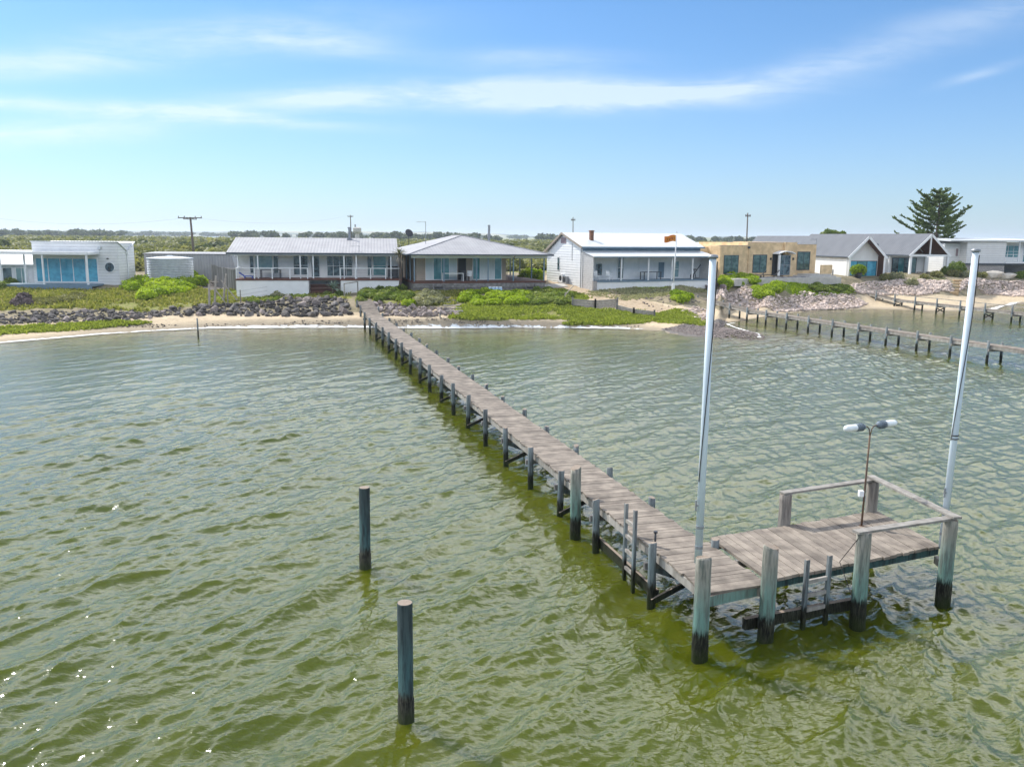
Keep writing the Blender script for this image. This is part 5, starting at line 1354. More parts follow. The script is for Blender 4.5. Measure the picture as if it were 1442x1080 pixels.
for (u0, v0, u1, v1) in ((.30, .42, .62, .50), (.24, .46, .30, .70), (.52, .50, .58, .80), (.12, .36, .16, .62), (.66, .40, .80, .46), (.70, .46, .74, .72), (.80, .62, .92, .68), (.36, .58, .46, .64)):
    q = [fl(u0, v0), fl(u1, v0), fl(u1, v1), fl(u0, v1)]; mb.add([p - Vector((0, .012, 0)) for p in q] + [p + Vector((0, .004, 0)) for p in q], [(0, 1, 2, 3), (7, 6, 5, 4), (0, 4, 5, 1), (1, 5, 6, 2), (2, 6, 7, 3), (3, 7, 4, 0)], .5)
mb.build('flag_marking', 'flag_mark', fo)

# fire pit tubs, pots, timber bollards
for k, (x, y, s_, lab) in enumerate(((997, 409, 1.0, 'purple-grey tub left of the others on the pale sand'), (1008, 405.5, .9, 'purple-grey tub standing farthest back on the pale sand'), (1017.5, 407.5, .85, 'purple-grey tub right of the others on the pale sand'))):
    p = ground(x, y); o = thing('tub', p, 0, lab, 'tub', 'tubs on the pale sand'); mb = MB(); mb.lathe([(.24 * s_, -.05), (.30 * s_, .5 * s_), (.33 * s_, .53 * s_), (.33 * s_, .58 * s_), (.28 * s_, .58 * s_), (.26 * s_, .5 * s_)], 18); mb.build('body', 'terracotta', o, smooth=True); mb = MB(); mb.lathe([(.25 * s_, .50 * s_), (.26 * s_, .51 * s_), (.01, .52 * s_)], 18); mb.build('soil', 'bark', o)
for x, y0, y1, lab in ((1164, 391, 378, 'short timber post left of another beside the white pavilion wall'), (1172, 395, 379, 'short timber post nearest the pavilion bush')):
    p = ground(x, y0); mb = MB(); mb.tube([(0, 0, -.2), (0, 0, 1.25)], [.09, .08], 10); o = mb.build('timber_post', 'weathered_wood', smooth=True); o.location = p; tag(o, lab, 'post', 'posts beside the pavilion')

# ------------------------------------------------------------------ foliage
def leaf_cloud(blobs, n, size, mid=0.5, shell=0.35, flat=0.0, up=0.0):
    """n leaf faces scattered through each ellipsoid; returns vertices, quads, tints"""
    B = np.asarray(blobs, float); m = len(B)
    k = np.repeat(np.arange(m), n)
    d = rng.normal(size=(len(k), 3)); d /= np.linalg.norm(d, axis=1)[:, None]
    d[:, 2] = np.where(rng.random(len(k)) < 0.7, np.abs(d[:, 2]), d[:, 2])
    r = 1 - shell * rng.random(len(k)) ** 1.5
    P = B[k, :3] + d * r[:, None] * B[k, 3:6]
    nrm = d + rng.normal(size=d.shape) * 0.75; nrm[:, 2] += up; nrm /= np.linalg.norm(nrm, axis=1)[:, None]
    a = np.cross(nrm, rng.normal(size=d.shape)); a /= np.linalg.norm(a, axis=1)[:, None]
    b = np.cross(nrm, a)
    s = size * (0.6 + 0.8 * rng.random(len(k)))[:, None]
    a = a * s; b = b * s * 0.55
    V = np.stack([P - a * .9 - b * .25, P - a * .1 - b, P + a, P - a * .1 + b], 1).reshape(-1, 3)
    F = np.arange(len(V)).reshape(-1, 4)
    T = np.clip(mid + rng.normal(0, .20, len(k)) + np.repeat(rng.normal(0, .26, m), n), 0, 1)
    return V, F, T


_ico = None


def ico(sub=1):
    import bmesh
    bm = bmesh.new(); bmesh.ops.create_icosphere(bm, subdivisions=sub, radius=1.0)
    bm.verts.ensure_lookup_table()
    V = np.array([v.co[:] for v in bm.verts]); F = np.array([[v.index for v in f.verts] for f in bm.faces]); bm.free()
    return V, F


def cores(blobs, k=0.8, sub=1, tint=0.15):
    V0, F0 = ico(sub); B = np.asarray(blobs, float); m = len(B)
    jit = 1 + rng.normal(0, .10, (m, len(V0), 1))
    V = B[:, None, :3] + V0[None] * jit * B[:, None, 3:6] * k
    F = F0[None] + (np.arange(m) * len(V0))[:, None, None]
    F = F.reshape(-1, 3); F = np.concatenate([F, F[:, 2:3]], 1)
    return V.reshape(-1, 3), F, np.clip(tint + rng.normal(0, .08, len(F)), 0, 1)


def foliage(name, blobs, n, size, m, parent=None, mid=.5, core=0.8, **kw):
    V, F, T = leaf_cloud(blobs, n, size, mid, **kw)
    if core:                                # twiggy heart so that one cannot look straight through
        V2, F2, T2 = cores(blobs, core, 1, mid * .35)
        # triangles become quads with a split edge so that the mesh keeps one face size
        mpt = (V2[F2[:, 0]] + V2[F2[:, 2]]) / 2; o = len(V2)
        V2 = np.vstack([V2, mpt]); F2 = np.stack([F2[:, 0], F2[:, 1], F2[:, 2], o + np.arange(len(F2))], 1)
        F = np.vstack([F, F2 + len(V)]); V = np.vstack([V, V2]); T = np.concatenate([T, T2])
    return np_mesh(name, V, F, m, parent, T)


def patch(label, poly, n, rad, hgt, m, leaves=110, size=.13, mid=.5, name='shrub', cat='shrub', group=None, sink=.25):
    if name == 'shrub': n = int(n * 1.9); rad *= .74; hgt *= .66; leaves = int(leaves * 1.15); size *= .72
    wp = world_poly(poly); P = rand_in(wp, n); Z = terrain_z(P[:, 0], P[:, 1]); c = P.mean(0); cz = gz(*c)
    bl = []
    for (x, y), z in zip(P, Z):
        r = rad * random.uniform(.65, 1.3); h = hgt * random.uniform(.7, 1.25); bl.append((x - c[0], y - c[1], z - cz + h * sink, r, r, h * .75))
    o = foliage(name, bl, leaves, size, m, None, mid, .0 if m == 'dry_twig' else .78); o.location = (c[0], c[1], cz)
    return tag(o, label, cat, group)


patch('large bright green spreading shrub between the porthole house and the water tank', [(174, 419), (182, 404), (200, 396), (230, 392), (270, 391), (291, 396), (283, 407), (255, 414), (215, 421), (190, 425)], 46, 1.0, 1.15, 'leaf_bright', 260, .16, .55)
patch('bright green spreading shrub below the beige house verandah, right of the bank steps', [(645, 425), (655, 415), (700, 413), (738, 413), (745, 426), (735, 431), (690, 432), (655, 430)], 30, .85, .85, 'leaf_bright', 260, .16, .5)
patch('duller green shrub mound continuing right below the beige house', [(740, 428), (745, 414), (780, 411), (803, 414), (806, 427), (790, 432), (750, 433)], 22, .85, .8, 'leaf_mid', 260, .16, .62)
patch('dark green scrubby shrub right of the jetty gate', [(505, 425), (512, 413), (540, 409), (574, 411), (580, 424), (545, 428)], 20, .8, .85, 'leaf_mid', 260, .14, .35)
patch('pale grey-green tussock bush at the top of the bank left of the timber steps', [(582, 426), (590, 416), (618, 416), (622, 428), (600, 434)], 12, .75, 1.0, 'leaf_grey', 240, .15, .5)
patch('low straggling green plants along the foot of the white base wall', [(345, 425), (372, 419), (400, 418), (425, 416), (440, 417), (436, 421), (390, 424), (360, 429)], 16, .55, .55, 'leaf_mid', 160, .12, .5)
patch('low green plants beside the agave at the jetty gate', [(450, 418), (462, 413), (484, 414), (482, 420), (460, 422)], 7, .5, .5, 'leaf_mid', 160, .12, .55)
patch('bright green shrub bank in front of the tan house terrace, above the tubs', [(1010, 400), (1016, 393), (1045, 392), (1068, 400), (1066, 406), (1040, 405), (1020, 403)], 20, .85, 1.0, 'leaf_bright', 260, .16, .55)
patch('rounded bright green shrub sitting on the pale rock slope', [(1058, 414), (1064, 407), (1085, 405), (1101, 410), (1100, 417), (1080, 419), (1064, 419)], 13, .85, 1.05, 'leaf_bright', 280, .16, .6)
patch('low creeping green plants along the right edge of the small lawn', [(1140, 408), (1150, 402), (1180, 402), (1205, 411), (1196, 415), (1160, 412)], 18, .75, .6, 'leaf_mid', 220, .15, .6)
patch('small bright green bush beside the shore end of the right jetty', [(944, 426), (950, 417), (966, 415), (974, 421), (966, 428), (952, 430)], 8, .7, .9, 'leaf_bright', 240, .15, .45)
patch('green shrub in front of the annex at the far left edge', [(-30, 408), (-20, 398), (10, 396), (28, 401), (22, 408), (0, 410)], 10, .8, 1.0, 'leaf_mid', 240, .15, .6)
patch('leafless purple-grey twiggy bush on the grass in front of the porthole house', [(22, 432), (25, 424), (38, 423), (40, 431)], 7, .65, 1.0, 'dry_twig', 300, .16, .4)
patch('dry olive bushes trailing right from the twiggy bush', [(45, 430), (60, 420), (110, 417), (128, 421), (100, 426), (60, 432)], 16, .8, .5, 'leaf_olive', 200, .16, .55)
patch('green bush seen through the open right side of the beige house verandah', [(735, 397), (742, 393), (765, 393), (765, 397)], 7, 1.0, 1.7, 'leaf_bright', 260, .2, .5)
patch('dark green bush between the open verandah and the far right house', [(1330, 389), (1335, 384), (1352, 384), (1357, 389)], 8, 1.0, 2.2, 'leaf_mid', 260, .18, .3)
patch('green bush at the right picture edge in front of the block base wall', [(1432, 394), (1438, 388), (1456, 388), (1456, 394)], 6, .9, 1.6, 'leaf_mid', 260, .18, .45)
patch('bright rounded bush showing above the paling fence', [(300, 389), (304, 387), (324, 387), (322, 389)], 6, 1.1, 2.9, 'leaf_bright', 260, .2, .5)
for k, (x, y, r, m, lab) in enumerate(((1246, 396, .55, 'leaf_olive', 'dark cushion bush left of another on the right rock bank'), (1262, 393, .6, 'leaf_grey', 'grey cushion bush below the open verandah post'), (1284, 402, .6, 'leaf_grey', 'sprawling grey bush in the middle of the right rock bank'),
                                       (1344, 389, .6, 'leaf_olive', 'olive cushion bush at the foot of the dark green bush'), (1362, 390, .55, 'leaf_grey', 'pale cushion bush beside the foot of the block base wall'), (1303, 393, .4, 'leaf_olive', 'small olive bush in front of the picnic tables'), (510, 427, .4, 'leaf_mid', 'small green tuft among the rocks right of the jetty'), (575, 431, .45, 'leaf_bright', 'small yellow-green bush at the rock edge left of the timber steps'), (393, 420, .45, 'leaf_grey', 'small grey bush beside the wire fence'), (1380, 391, .5, 'leaf_olive', 'brown-green bush right of the flagpole in front of the block wall'), (1318, 391, .5, 'leaf_olive', 'low brown bush at the front edge of the open verandah'))):
    patch(lab, [(x - 6, y + 1), (x - 5, y - 1.5), (x + 5, y - 1.5), (x + 6, y + 1)], 5, r, r * 1.3, m, 160, .11, .5, cat='bush', name='bush')
p = ground(1208, 391.5); o = foliage('bush', [(0, 0, 1.0, .95, .9, .62), (-.5, 0, .8, .5, .6, .5), (.5, 0, .85, .5, .6, .5), (.1, -.3, 1.15, .5, .5, .45)], 420, .13, 'leaf_bright', None, .25, .8); o.location = p; tag(o, 'round dark-stemmed green bush in front of the pavilion glass doors', 'bush')
mb = MB(); mb.lathe([(.3, -.1), (.45, .4), (.5, .62), (.42, .62), (.05, .55)], 14); pot = mb.build('pot', 'dark_metal', o, smooth=True)

# agave on a short trunk, potted plant, cabbage palm
p = ground(469, 417); o = thing('agave', p, 0, 'spiky grey-green agave plant on a short trunk at the jetty gate', 'agave')
mb = MB(); mb.tube([(0, 0, -.1), (.02, 0, .7)], [.12, .14], 8); mb.build('trunk', 'bark', o); mb = MB()
def rosette(mb, c, n, ln, w, rise=(-.2, 1.3)):
    for k in range(n):
        a = random.uniform(0, 6.283); e = random.uniform(*rise); d = Vector((math.cos(a) * math.cos(e), math.sin(a) * math.cos(e), math.sin(e))); s = Vector((-math.sin(a), math.cos(a), 0)) * w; l = ln * random.uniform(.75, 1.1); g_ = Vector((0, 0, -.12 * l))
        q = [c - s * .6, c + d * l * .5 - s, c + d * l + g_, c + d * l * .5 + s, c + s * .6]; mb.add(q + [x - Vector((0, 0, .02)) for x in q], [(0, 1, 2, 3, 4), (9, 8, 7, 6, 5), (0, 5, 6, 1), (1, 6, 7, 2), (2, 7, 8, 3), (3, 8, 9, 4)])
rosette(mb, Vector((.02, 0, .75)), 46, .95, .07); mb.build('leaves', 'leaf_agave', o)
p = ground(437.5, 414); o = thing('plant_pot', p, 0, 'white plant pot with a small green plant beside the deck steps', 'plant pot'); mb = MB(); mb.lathe([(.26, -.05), (.33, .52), (.36, .56), (.30, .56), (.05, .5)], 14); mb.build('pot', 'white_paint', o); mb = MB(); rosette(mb, Vector((0, 0, .55)), 24, .5, .05); mb.build('leaves', 'leaf_mid', o)
p = aty(563, 402, 81.5); p.z = gz(p.x, p.y); o = thing('cabbage_palm', p, 0, 'shaggy cabbage palm in the gap between the white railed house and the beige house', 'palm'); mb = MB(); mb.tube([(0, 0, -.1), (.1, 0, 2), (.0, 0, 3.6)], [.2, .15, .13], 8); mb.build('trunk', 'bark', o); mb = MB(); rosette(mb, Vector((0, 0, 3.6)), 40, .8, .035, (-.6, 1.2)); mb.build('leaves', 'leaf_olive', o); mb = MB(); rosette(mb, Vector((0, 0, 3.4)), 40, .8, .03, (-1.5, -.8)); mb.build('dead_fronds', 'driftwood', o)

# Norfolk Island pine: whorls of upswept branches with finger-like sprays
tp = aty(1325, 265, 126); z0 = gz(tp.x, tp.y); HT = tp.z - z0
pine = thing('norfolk_pine', (tp.x, tp.y, z0), 0, 'tall dark green pine with tiered upswept branches behind the open pavilion', 'pine tree')
mb = MB(); mb.tube([(0, 0, -.3), (.05, 0, HT * .5), (0, 0, HT - .15)], [.32, .2, .03], 10); trunk_mb = mb
P = []; A = []; br_mb = MB(); zz = 1.4
while zz < HT - .3:
    f = zz / HT; ln = np.interp(f, [0.1, .3, .48, .62, .76, .88, .96, 1], [3.0, 4.2, 5.1, 4.5, 3.5, 2.2, 1.0, .3]); nb_ = 6 if f > .5 else 5
    for k in range(nb_):
        a = k * 2 * math.pi / nb_ + zz * 1.3 + random.uniform(-.25, .25); l = ln * random.uniform(.50, 1.18) * (1.02 - .18 * math.cos(a) + .10 * math.cos(2 * a + 5 * f))
        d = Vector((math.cos(a), math.sin(a), 0)); rise = .22 + .25 * f + random.uniform(-.08, .08)
        pt = lambda s: Vector((0, 0, zz)) + d * (l * s) + Vector((0, 0, l * rise * s ** 1.6 - .05 * l * math.sin(math.pi * s)))
        br_mb.tube([pt(0), pt(.5), pt(.95)], [.05, .035, .012], 4)
        ns = max(4, int(l * 5.2)); sd = Vector((-d.y, d.x, 0))
        for j in range(ns):
            s = .22 + .78 * (j + random.random() * .6) / ns; b = pt(min(s, 1)); fl_ = .80 * (1 - .25 * s) * random.uniform(.7, 1.2)
            for side in (-1, 1):
                if random.random() < .32: continue
                ax = (sd * side * .75 + d * .45 + Vector((0, 0, .45 + random.uniform(-.2, .3)))).normalized()
                for q in range(6): P.append(b + ax * fl_ * (q + .5) / 6); A.append(ax)
    zz += .58 + .12 * random.random()
for q in range(30): P.append(Vector((random.uniform(-.12, .12), random.uniform(-.12, .12), HT - random.random() * .8))); A.append(Vector((0, 0, 1)))
trunk = trunk_mb.build('trunk', 'bark', pine, smooth=True); br_mb.build('branches', 'bark', trunk)
P = np.array([p[:] for p in P]); A = np.array([a[:] for a in A]); rep = 4
P = np.repeat(P, rep, 0) + rng.normal(0, .045, (len(P) * rep, 3)); A = np.repeat(A, rep, 0) + rng.normal(0, .25, (len(A) * rep, 3)); A /= np.linalg.norm(A, axis=1)[:, None]
S = np.cross(A, rng.normal(size=A.shape)); S /= np.linalg.norm(S, axis=1)[:, None]
V = np.stack([P - A * .12, P - S * .06, P + A * .14, P + S * .06], 1).reshape(-1, 3)
np_mesh('crown', V, np.arange(len(V)).reshape(-1, 4), 'leaf_pine', pine, np.clip(.55 + rng.normal(0, .24, len(P)), 0, 1))

# two small trees whose tops show over the pavilion roof
for (x, y, r, lab) in ((1169, 322.5, 1.7, 'left one of two small tree tops showing over the pavilion roof'), (1184, 323, 1.2, 'right one of two small tree tops showing over the pavilion roof')):
    t_ = aty(x, y, 165); b_ = gz(t_.x, t_.y); o = thing('tree', (t_.x, t_.y, b_), 0, lab, 'tree'); hh = t_.z - b_
    mb = MB(); mb.tube([(0, 0, -.2), (.1, 0, hh * .5), (0, 0, hh * .8)], [.2, .15, .06], 8); mb.build('trunk', 'bark', o)
    foliage('crown', [(random.uniform(-r, r) * .6, random.uniform(-r, r) * .6, hh - r * random.uniform(.4, 1.4), r * .5, r * .5, r * .45) for k in range(9)], 120, .22, 'leaf_mid', o, .4, .6)

# ------------------------------------------------------------------ rocks
def rock_mesh(name, m, seed, sub=2):
    V, F = ico(sub); r_ = np.random.default_rng(seed); out = np.zeros(len(V))
    off = Vector(r_.uniform(-50, 50, 3))
    for i, v in enumerate(V): out[i] = 1 + .42 * mnoise.noise(Vector(v) * 1.1 + off) + .16 * mnoise.noise(Vector(v) * 2.7 + off)
    V = V * out[:, None]
    for q in range(11):                    # knock flat faces into it
        n = r_.normal(size=3); n /= np.linalg.norm(n); h = r_.uniform(.42, .72); dd_ = V @ n; V = V - np.maximum(dd_ - h, 0)[:, None] * n * .97
    V = V * np.array([1, r_.uniform(.7, .95), r_.uniform(.55, .8)])
    me = bpy.data.meshes.new(name); me.from_pydata(V.tolist(), [], F.tolist()); me.materials.append(MATS[m])
    a = me.attributes.new('tint', 'FLOAT', 'FACE'); a.data.foreach_set('value', np.full(len(F), r_.random(), np.float32))
    return me, V, F


def rocks(poly, n, rmin, rmax, meshes, name, label, cat, group, rough=1.6):
    P = rand_in(world_poly(poly), n * 5); keep = []; R_ = []
    for p in P:                            # big stones first, only mild overlap
        r = rmin + (rmax - rmin) * random.random() ** rough
        if all((p[0] - q[0]) ** 2 + (p[1] - q[1]) ** 2 > (.62 * (r + s)) ** 2 for q, s in zip(keep, R_)): keep.append(p); R_.append(r)
        if len(keep) >= n: break
    Z = terrain_z([p[0] for p in keep], [p[1] for p in keep])
    for p, r, z in zip(keep, R_, Z):
        me = random.choice(meshes)[0]; o = bpy.data.objects.new(name, me); COL.objects.link(o)
        o.location = (p[0], p[1], z + r * .12); o.scale = (r * random.uniform(.85, 1.25), r * random.uniform(.8, 1.1), r * random.uniform(.8, 1.15)); o.rotation_euler = (random.uniform(-.4, .4), random.uniform(-.4, .4), random.uniform(0, 6.28))
        tag(o, label, cat, group)
    return len(keep)


def rubble(poly, n, rmin, rmax, srcs, name, m, label, lift=.3):
    P = rand_in(world_poly(poly), n); Z = terrain_z(P[:, 0], P[:, 1]); VV = []; FF = []; TT = []; o = 0
    for (x, y), z in zip(P, Z):
        _, V, F = random.choice(srcs); r = rmin + (rmax - rmin) * random.random() ** 2; a = random.uniform(0, 6.28); c, s = math.cos(a), math.sin(a)
        M = np.array([[c, -s, 0], [s, c, 0], [0, 0, 1]]) * r * np.array([random.uniform(.8, 1.3), 1, random.uniform(.8, 1.2)])
        VV.append(V @ M.T + np.array([x, y, z + r * lift])); FF.append(F + o); o += len(V); TT.append(np.full(len(F), random.random()))
    return tag(np_mesh(name, np.vstack(VV), np.vstack(FF), m, None, np.concatenate(TT)), label, cat='rocks', kind='stuff')


dark = [rock_mesh('boulder', 'dark_rock', 100 + i) for i in range(8)]; brown = [rock_mesh('boulder', 'brown_rock', 200 + i) for i in range(6)]; pink = [rock_mesh('stone', 'pink_rock', 300 + i, 1) for i in range(10)]; pinkb = [rock_mesh('stone', 'pink_rock', 320 + i, 2) for i in range(8)]; paleb = [rock_mesh('boulder', 'pale_stone', 340 + i) for i in range(3)]
LP = [(-60, 464), (-60, 445), (0, 441), (60, 437), (140, 438), (200, 441), (280, 429), (330, 430), (380, 424), (440, 420), (488, 421), (496, 446), (400, 446), (300, 444), (240, 446), (180, 452), (100, 455), (0, 459)]
L1 = [(250, 446), (280, 430), (330, 431), (380, 424.5), (440, 420.5), (488, 422), (495, 445), (400, 446), (300, 444.5)]; L2 = [(-60, 462), (-60, 446), (0, 442), (60, 438), (140, 438), (200, 441), (255, 434), (250, 445), (180, 451), (100, 454.5), (0, 458)]
n1 = rocks(L1, 175, .18, .74, dark + brown[:2], 'boulder', 'dark angular boulder in the rock bank below the white railed house, left of the jetty', 'boulder', 'dark boulders below the white railed house', 1.3)
n2 = rocks(L2, 110, .16, .62, dark + brown[:2], 'boulder', 'dark flat boulder in the low rock row below the porthole house', 'boulder', 'dark boulders below the porthole house', 1.6)
n3 = rocks([(516, 428), (545, 427), (600, 434), (640, 436), (648, 444), (600, 446.5), (540, 444), (516, 443)], 75, .25, .62, brown, 'boulder', 'brownish boulder in the rock bank between the main jetty and the timber steps', 'boulder', 'boulders right of the main jetty', 1.4)
rubble(L1, 420, .12, .3, dark, 'rubble', 'dark_rock', 'small dark stones packed between the boulders'); rubble(L2, 520, .1, .26, dark, 'rubble', 'dark_rock', 'small dark stones packed between the lower boulders', .25)
rubble([(516, 428), (545, 427), (600, 434), (640, 436), (652, 444), (600, 447), (540, 445), (516, 444)], 260, .1, .24, brown, 'rubble', 'brown_rock', 'small brown stones between the boulders right of the jetty')
RA = [(1003, 425), (1010, 412), (1040, 408), (1062, 412), (1068, 420), (1100, 420), (1130, 411), (1160, 413), (1200, 416), (1222, 428), (1210, 433.5), (1150, 437), (1100, 440), (1060, 437), (1030, 432)]
RB = [(1192, 412), (1200, 402), (1230, 397), (1262, 395), (1300, 395), (1338, 397), (1342, 412), (1300, 417), (1250, 416)]; RC = [(1350, 412), (1352, 396), (1400, 396), (1442, 397), (1560, 394), (1560, 412), (1442, 418), (1400, 415)]
rocks(RA, 130, .22, .42, pinkb, 'stone', 'pinkish stone in the sloping rock bank below the tan house', 'stone', 'pink stones below the tan house'); rubble(RA, 2300, .12, .30, pink, 'rubble', 'pink_rock', 'packed pink rubble of the rock bank below the tan house')
rocks(RB, 75, .22, .5, pinkb, 'stone', 'pinkish stone in the rock bank below the white pavilions', 'stone', 'pink stones below the pavilions'); rubble(RB, 2300, .15, .34, pink, 'rubble', 'pink_rock', 'packed pink rubble below the white pavilions')
rocks(RC, 75, .22, .5, pinkb, 'stone', 'pinkish stone in the rock bank right of the sandstone steps', 'stone', 'pink stones below the far right house'); rubble(RC, 3200, .15, .36, pink, 'rubble', 'pink_rock', 'packed pink rubble right of the sandstone steps')
for (x, y, r, lab) in ((1396, 391.5, 1.0, 'large pale rounded boulder on top of the right rock bank, left of two'), (1418, 392.5, .8, 'large pale rounded boulder on top of the right rock bank, right of two')):
    q = ground(x, y); o = bpy.data.objects.new('boulder', paleb[0][0]); COL.objects.link(o); o.location = q + Vector((0, 0, r * .3)); o.scale = (r * 1.5, r, r); tag(o, lab, 'boulder')
SG = [(935, 464), (965, 457), (1003, 455), (1025, 459), (1050, 466), (1078, 474), (1075, 479), (1040, 480), (1000, 476), (965, 470)]
rubble(SG, 2600, .05, .14, pink, 'rubble', 'brown_rock', 'dark shell and pebble gravel of the low spit', .1)
rubble([(960, 440), (985, 434), (1003, 440), (1000, 452), (975, 448)], 160, .1, .3, pink, 'rubble', 'pink_rock', 'scattered stones where the right jetty meets the bank'); rubble([(880, 422), (930, 415), (985, 424), (990, 436), (930, 440)], 110, .05, .2, pink, 'rubble', 'brown_rock', 'loose stones scattered on the dirt track')
rubble([(60, 457), (200, 455), (420, 452), (495, 452), (495, 456), (300, 456), (100, 464)], 420, .03, .10, dark, 'rubble', 'dark_rock', 'pebbles and weed scraps on the sand at left'); rubble([(530, 453), (700, 454), (900, 459), (900, 461), (540, 458)], 380, .03, .10, dark, 'rubble', 'dark_rock', 'pebbles and weed scraps on the sand right of the jetty')

# ------------------------------------------------------------------ grass
def tufts(polys, n, h, w, m, label, mid=.5, per=5):
    ar = []
    for p in polys:
        q = np.array(p); ar.append(.5 * abs(np.dot(q[:, 0], np.roll(q[:, 1], 1)) - np.dot(q[:, 1], np.roll(q[:, 0], 1))))
    P = np.vstack([rand_in(p, int(n * a / sum(ar)) + 2) for p, a in zip(polys, ar)])
    dens_ = np.array([mnoise.noise(Vector((x * .45, y * .3, 3.3))) for x, y in P]); P = P[dens_ > rng.uniform(-.55, .15, len(P))]
    Z = terrain_z(P[:, 0], P[:, 1]); C = np.repeat(np.column_stack([P, Z]), per, 0); k = len(C)
    C[:, :2] += rng.normal(0, w * 1.2, (k, 2)); a = rng.uniform(0, 6.283, k); H_ = h * (.5 + rng.random(k)); ln = rng.normal(0, .45, (k, 2)) * H_[:, None]
    S = np.column_stack([np.cos(a), np.sin(a), np.zeros(k)]) * (w * (.6 + .6 * rng.random(k)))[:, None]; T_ = np.column_stack([ln, H_])
    V = np.stack([C - S - [0, 0, .05], C + S - [0, 0, .05], C + S * .5 + T_, C - S * .4 + T_ * .9], 1).reshape(-1, 3)
    tn = np.clip(mid + rng.normal(0, .2, k) + np.repeat(rng.normal(0, .15, len(P)), per), 0, 1)
    return tag(np_mesh('grass', V, np.arange(len(V)).reshape(-1, 4), m, None, tn), label, 'grass', kind='stuff')


tufts(AREAS['grass'][:1] + AREAS['grass'][2:4], 12000, .20, .10, 'leaf_grass', 'rough green and straw grass on the bank at left', .48)
tufts([AREAS['grass'][1], AREAS['grass'][4], AREAS['grass'][5]], 15000, .13, .10, 'leaf_cover', 'dense low green ground cover on the beach edge', .45)
tufts(AREAS['dry'], 3500, .10, .08, 'leaf_grey', 'thin dry grass on the lawn before the cottage', .6, 4)
tufts(AREAS['lawn'], 5000, .07, .07, 'leaf_bright', 'short bright lawn grass', .5, 4)

# ------------------------------------------------------------------ scrubland behind
def scrub(name, n, y0, y1, u0, u1, rad, hgt, leaves, size, m, mid, label, pw=1.0, zc=.55, avoid=True):
    Y = np.exp(rng.uniform(np.log(y0), np.log(y1), n)) if pw == 0 else y0 + (y1 - y0) * rng.random(n) ** pw
    U_ = rng.uniform(u0, u1, n); X = U_ * Y
    r = rad * (.6 + .9 * rng.random(n)) * np.clip(Y / y0, 1, 3) ** .4; h = hgt * (.6 + .7 * rng.random(n))
    Z = terrain_z(X, Y)
    if avoid:
        k = np.ones(n, bool)
        for hx, hy, hr in ((-20, 84, 13), (-3, 92, 16), (13, 92, 14), (30, 102, 13), (41, 118, 18), (53, 121, 18), (68, 121, 15), (46, 101, 13), (60, 106, 13), (76, 112, 12), (32, 94, 10), (-42, 86, 9), (-36, 94, 9), (24, 121, 8), (72, 144, 10)): k &= (X - hx) ** 2 + (Y - hy) ** 2 > hr ** 2
        X, Y, Z, r, h = X[k], Y[k], Z[k], r[k], h[k]
    B = np.column_stack([X, Y, Z + h * zc - .3, r, r * .9, h * .6])
    o = foliage(name, B, leaves, size, m, None, mid, .82)
    return tag(o, label, 'scrub', kind='stuff')


scrub('scrub', 900, 98, 150, -.95, .95, 1.6, 1.5, 150, .26, 'leaf_scrub', .5, 'dense olive coastal scrub just behind the houses')
scrub('scrub', 1500, 145, 280, -.85, .85, 2.0, 1.65, 90, .40, 'leaf_scrub', .5, 'olive coastal scrub stretching back from the houses', avoid=False)
scrub('scrub', 1700, 270, 700, -.8, .8, 3.2, 2.3, 44, .8, 'leaf_scrub', .45, 'far olive scrub reaching to the dark tree line', 0, avoid=False)
scrub('scrub', 260, 160, 650, -.8, .8, 2.3, 2.2, 90, .6, 'leaf_dark', .6, 'darker bushes dotted through the scrub', 0, avoid=False)
def treeline(n, y0, y1, u0, u1, r, h, label, size):
    U_ = rng.uniform(u0, u1, n); Y = rng.uniform(y0, y1, n); X = U_ * Y; B = []
    for x, y in zip(X, Y):
        z = gz(x, y); s = random.uniform(.65, 1.25)
        for k in range(3): B.append((x + random.uniform(-r, r) * .7, y + random.uniform(-r, r) * .5, z + h * s * (.50 + .14 * k), r * s * .8, r * s * .8, h * s * .36))
    return tag(foliage('tree_line', B, 40, size, 'leaf_dark', None, .5, .85), label, 'trees', kind='stuff')
treeline(95, 640, 760, -.33, -.02, 4.0, 5.6, 'dark row of trees on the horizon behind the two middle houses', 1.3)
treeline(40, 700, 860, -.64, -.46, 4.5, 5.6, 'dark row of trees on the horizon at far left', 1.5)
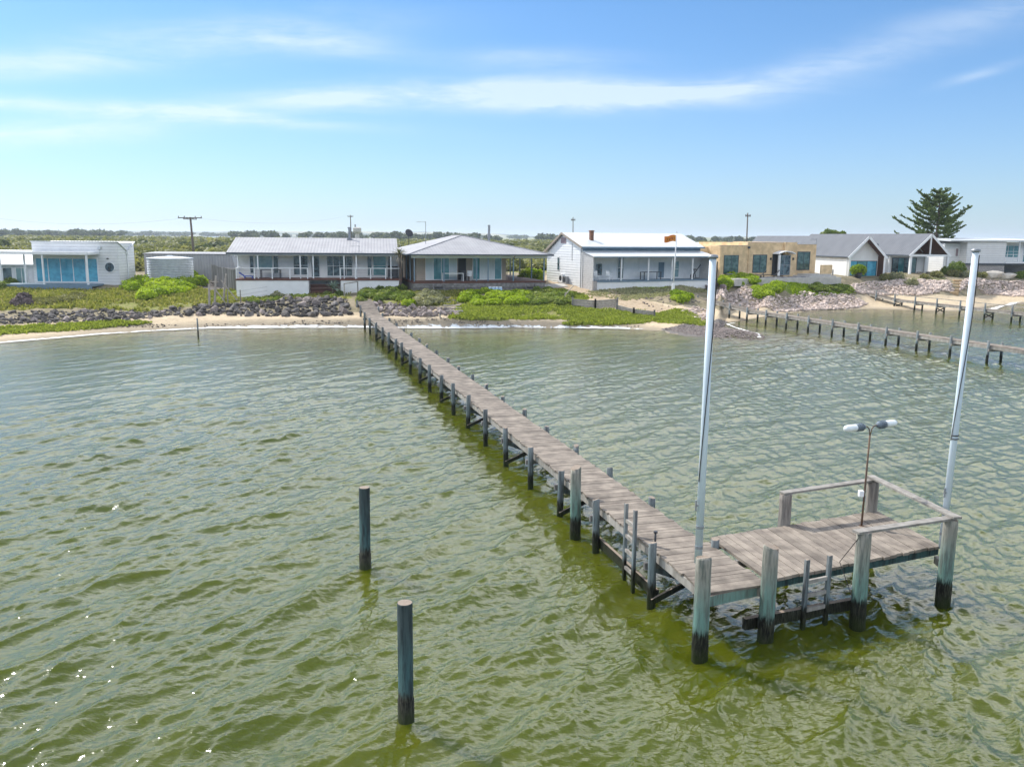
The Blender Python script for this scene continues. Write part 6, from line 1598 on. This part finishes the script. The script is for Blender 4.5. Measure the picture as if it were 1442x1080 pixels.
treeline(26, 700, 900, .03, .09, 4, 5.5, 'few dark trees on the horizon behind the cottage', 1.4); treeline(40, 750, 950, .20, .34, 4, 5.0, 'dark trees on the horizon behind the tan house', 1.5)
treeline(110, 1500, 2000, -.66, -.30, 9, 6.5, 'distant hazy tree belt at left', 3); treeline(160, 1500, 2200, -.30, .9, 9, 6, 'distant hazy tree belt across the middle and right', 3)

# low hills on the skyline
def hills_mat():
    m, gg, bs = new_mat('far_hills')
    pos = gg.n('ShaderNodeNewGeometry').outputs['Position']
    n1 = gg.noise(gg.mapping(pos, (1, .4, 1)), .012, 6, .6); col = gg.mix(gg.smooth(n1, .42, .58), (0.30, 0.28, 0.16), (0.05, 0.07, 0.035))
    gg.put(bs.inputs['Base Color'], col); bs.inputs['Roughness'].default_value = .95
hills_mat()
hx = np.linspace(-3400, 3400, 240); hy = np.linspace(2700, 4100, 24); HX, HY = np.meshgrid(hx, hy)
HZ = np.array([[(14 + 15 * mnoise.noise(Vector((x / 700, y / 900, 1))) + 5 * mnoise.noise(Vector((x / 160, y / 300, 5)))) for x in hx] for y in hy]) * np.sin(np.pi * (HY - 2700) / 1400) * (1 - .35 * (HX > 600)) * 1.25 + 1.0
i_ = np.arange(HX.size).reshape(HX.shape); tag(np_mesh('hills', np.stack([HX, HY, HZ], -1).reshape(-1, 3), np.stack([i_[:-1, :-1], i_[:-1, 1:], i_[1:, 1:], i_[1:, :-1]], -1).reshape(-1, 4), 'far_hills', smooth=True), kind='structure')

# ------------------------------------------------------------------ air
mh = bpy.data.materials.new('haze'); mh.use_nodes = True; mh.node_tree.nodes.clear(); gh = G(mh.node_tree)
vp = gh.n('ShaderNodeVolumePrincipled'); vp.inputs['Color'].default_value = (0.80, 0.90, 1.0, 1); vp.inputs['Density'].default_value = 0.00022; vp.inputs['Anisotropy'].default_value = 0.3
ho = gh.n('ShaderNodeOutputMaterial'); gh.link(vp.outputs[0], ho.inputs['Volume']); MATS['haze'] = mh
mb = MB(); mb.box(-9000, 9000, -8500, 8500, -4, 48); tag(mb.build('haze', 'haze'), kind='stuff')
